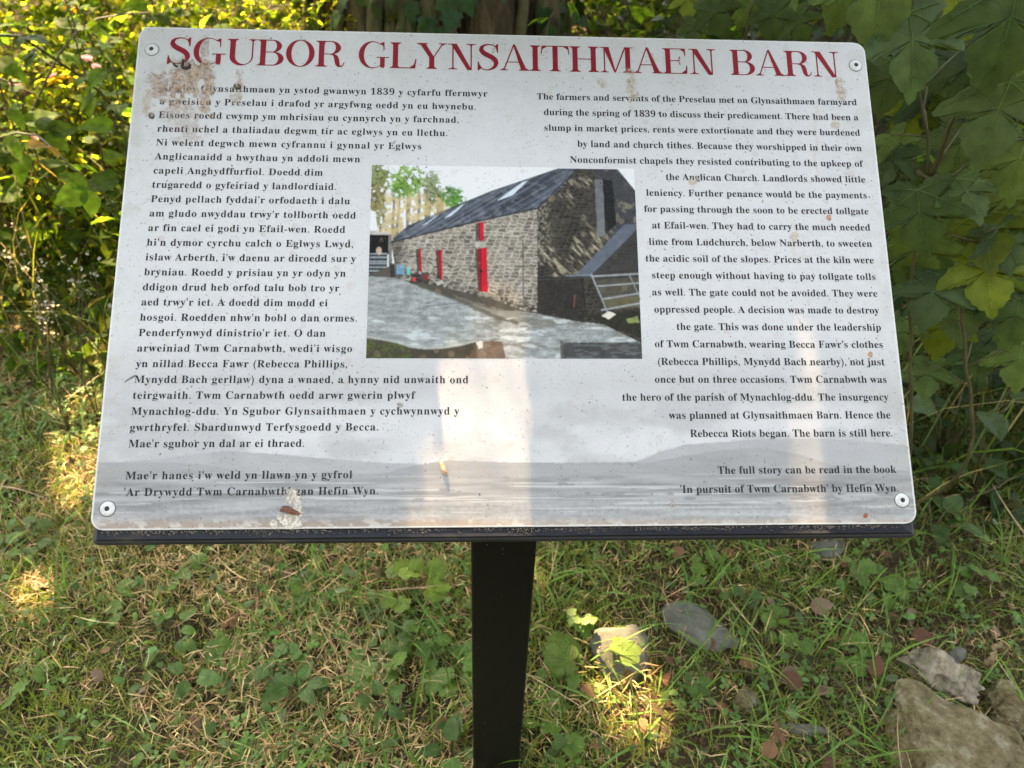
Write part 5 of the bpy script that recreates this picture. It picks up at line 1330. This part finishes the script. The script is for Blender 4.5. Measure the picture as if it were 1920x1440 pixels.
# tall flowering grass standing along the edge of the bank
x = np.concatenate([RNG.uniform(-2.8, -.3, 520), RNG.uniform(.6, 2.4, 420)]); y = np.concatenate([RNG.uniform(1.85, 3.6, 520), RNG.uniform(1.25, 3.0, 420)]); n = len(x)
V1 = blades(x, y, RNG.uniform(.25, .75, n), RNG.uniform(.003, .006, n), RNG.uniform(0, 6.28, n), np.radians(RNG.uniform(60, 88, n)), np.radians(RNG.uniform(10, 90, n)), vary((.10, .14, .035), n, .3, (.34, .27, .12), .35))
V, P, C = V1
tag(obj('tall_grass', V, P, grass_m, col=C), 'tall thin grass stems rising out of the bank', 'tall grass', kind='stuff')
# seeding weeds with pale fluffy heads near the left edge of the board
def seedhead(seed):
    r = np.random.default_rng(seed); mb = MB(); P_, S_ = [], []; h = r.uniform(.5, .7); tops = []
    for b in range(5):
        a = r.uniform(0, 6.28); top = np.array([math.cos(a) * .10, math.sin(a) * .10, h * r.uniform(.75, 1.05)]); mb.tube([(0, 0, h * .35 * (b > 0)), lerp(np.array([0, 0, h * .4]), top, .5), top], [.002, .0014, .0008], 5); tops.append(top)
        for j in range(10): P_.append(top + r.normal(0, 1, 3) * [.012, .012, .035] - [0, 0, .03]); S_.append(r.uniform(.006, .012))
    mb.tube([(0, 0, 0), (0, 0, h * .42)], [.0028, .002], 5)
    P_ = np.array(P_); n = len(P_); X_, Y_, Z_ = frames(rvec(n, .3, 1), RNG.normal(size=(n, 3)))
    fl = flat_leaf(.45); return mb, scatter(fl[0], fl[1], P_, X_, Y_, Z_, np.array(S_), np.tile([.34, .32, .24], (n, 1)))
sh = [plant('seeding_weed', seedhead(s), straw_m, stem_m, 'seeding weed with pale fluffy heads in the left bank', 'weed', 'seeding weeds in the left bank') for s in (91, 92)]
spread(sh, [(p[0], p[1], s) for p, s in ((at(85, 560, 1.95), .9), (at(180, 590, 1.85), .8), (at(60, 500, 2.2), 1.0), (at(230, 330, 2.6), 1.1), (at(30, 600, 1.95), .8))])
pk = [plant('pink_flowered_weed', stem_leaves(12, .026, fan_leaf(RND, .4, .2, .1), (.07, .12, .03), alt=(.55, .25, .42), h=.6, seed=s, droop=.1, pairs=True), foliage_m, cane_m, 'feathery weed with tiny pink flowers at the sunny top of the bank', 'weed', 'pink flowered weeds on the bank') for s in (95, 96)]
spread(pk, [(p[0], p[1], 1.2) for p in (at(40, 80, 2.9), at(120, 110, 2.8), at(90, 60, 3.1), at(180, 60, 3.2), at(20, 160, 2.7), at(215, 140, 2.9), at(150, 20, 3.4))])

wc = [plant('weed_clump', clump(130 + i, 6 + i, .022 + .004 * i, .035, (.075, .145, .035), rndT if i % 2 else dockT), grass_m, stem_m, 'low clump of rounded weed leaves scattered in the mown grass', 'weed', 'weed clumps scattered in the mown grass') for i in range(4)]
wp = [(110, 1200), (240, 1130), (330, 1180), (420, 1240), (300, 1390), (150, 1350), (480, 1400), (620, 1180), (660, 1390), (700, 1240), (590, 1100), (360, 1080), (1040, 1290), (1030, 1400), (1330, 1080), (1100, 1100), (1480, 1180), (1650, 1100), (1600, 1220), (1440, 1400), (840, 1250), (60, 1290)]
spread(wc, [(p[0], p[1], 1.0) for p in (atz(x, y, .02) for x, y in wp)])
# ------------------------------------------------------------------ dead leaves and sticks one could pick up
dlT = []
for sd in range(4):
    r = np.random.default_rng(500 + sd)
    Vt, Pt = (fan_leaf(SYC_T if sd == 0 else BRAM, .4, r.uniform(.1, .5), r.uniform(.1, .5)))
    Vt = [(x_ * r.uniform(.9, 1.1), y_, z_ + .10 * math.sin(5 * x_ + sd) * y_ + r.normal(0, .012)) for x_, y_, z_ in Vt]
    dlT.append([meshdata('dead_leaf', Vt, Pt, col=np.tile(c, (len(Vt), 1)), mat=dead_m, smooth=True) for c in ((.11, .055, .032), (.19, .13, .085), (.17, .095, .045))])
pts_ = [(1410, 1245), (1550, 1200), (1290, 1120), (1375, 1040), (1440, 1120), (1470, 1255), (1330, 1265), (1640, 1270), (1560, 1285), (1700, 1145), (1520, 1140), (1890, 1310), (1790, 1310), (1555, 1425), (1460, 1370), (1395, 1420), (1440, 1425), (1800, 1070), (1715, 1180), (1620, 1160), (1480, 1065), (1270, 1030), (1180, 1260), (1250, 1265), (1200, 1350), (1090, 1300), (1350, 1335), (1500, 1290), (1880, 1150), (1870, 1210), (1760, 1120),
        (65, 1100), (270, 1295), (195, 1275), (190, 1215), (425, 1160), (325, 1260), (270, 1325), (480, 1120), (365, 1340), (205, 1390), (540, 1070), (500, 1060), (30, 870), (725, 1135), (715, 1075), (835, 1350), (680, 1430), (1120, 1220), (1650, 1040), (1740, 900), (1840, 930), (1790, 700), (1725, 720), (1125, 1395), (1310, 1395)]
pts_ += [(float(RNG.uniform(1230, 1900)), float(RNG.uniform(1030, 1430))) for _ in range(10)]
for i, (x, y) in enumerate(pts_):
    p = atz(x, y, .02); z0 = float(gz(p[0], p[1]))
    left = x < 900
    o = link('dead_leaf', dlT[int(RNG.integers(4))][int(RNG.choice([1, 2])) if left else int(RNG.choice([0, 0, 1, 2]))])
    s = RNG.uniform(.018, .036) if left else RNG.uniform(.022, .048)
    o.location = (p[0], p[1], z0 + RNG.uniform(.012, .03)); o.scale = (s, s, s); o.rotation_euler = (RNG.normal(0, .45), RNG.normal(0, .45), RNG.uniform(0, 6.28))
    tag(o, 'small brown dead leaf lying in the lawn left of the post' if left else 'brown dead leaf lying in the shaded litter right of the post', 'dead leaf', 'dead leaves on the lawn' if left else 'dead leaves in the litter')
def stick(label, pts, r, mat=stem_m):
    A = [atz(x, y, z) for x, y, z in pts]; A = [np.array([a[0], a[1], a[2] + float(gz(a[0], a[1]))]) for a in A]
    f = np.linspace(0, len(A) - 1, 16); B = np.stack([np.interp(f, range(len(A)), np.array(A)[:, k]) for k in range(3)], 1); B[1:-1] += RNG.normal(0, r * .5, B[1:-1].shape)
    mb = MB(); mb.tube(B - B[0], [r * (1 - .4 * t) * (1 + .15 * math.sin(9 * t)) for t in np.linspace(0, 1, 16)], 7)
    return tag(mb.build('stick', mat, loc=B[0], smooth=True), label, 'stick')
stick('short thick dry stick leaning beside the pale fibrous stone', ((1845, 1250, .02), (1872, 1210, .06)), .007, noise_mat('dry stick', [(.3, (.14, .10, .055)), (.7, (.30, .22, .12))], scale=40, rough=.8))
stick('long thin dry stick on the ground below the tray corner', ((1815, 935, .05), (1870, 910, .06), (1925, 880, .07)), .004, vinebark)
stick('thin bent twig crossing the litter under the grey stone', ((1345, 1260, .02), (1440, 1270, .03), (1500, 1300, .02)), .003, vinebark)
stick('crooked pale twig at the bottom of the litter', ((1560, 1265, .04), (1600, 1300, .04), (1640, 1290, .03)), .003, vinebark)
stick('fine straight twig in the clover left of the post', ((215, 1190, .03), (240, 1260, .03)), .0022, vinebark)
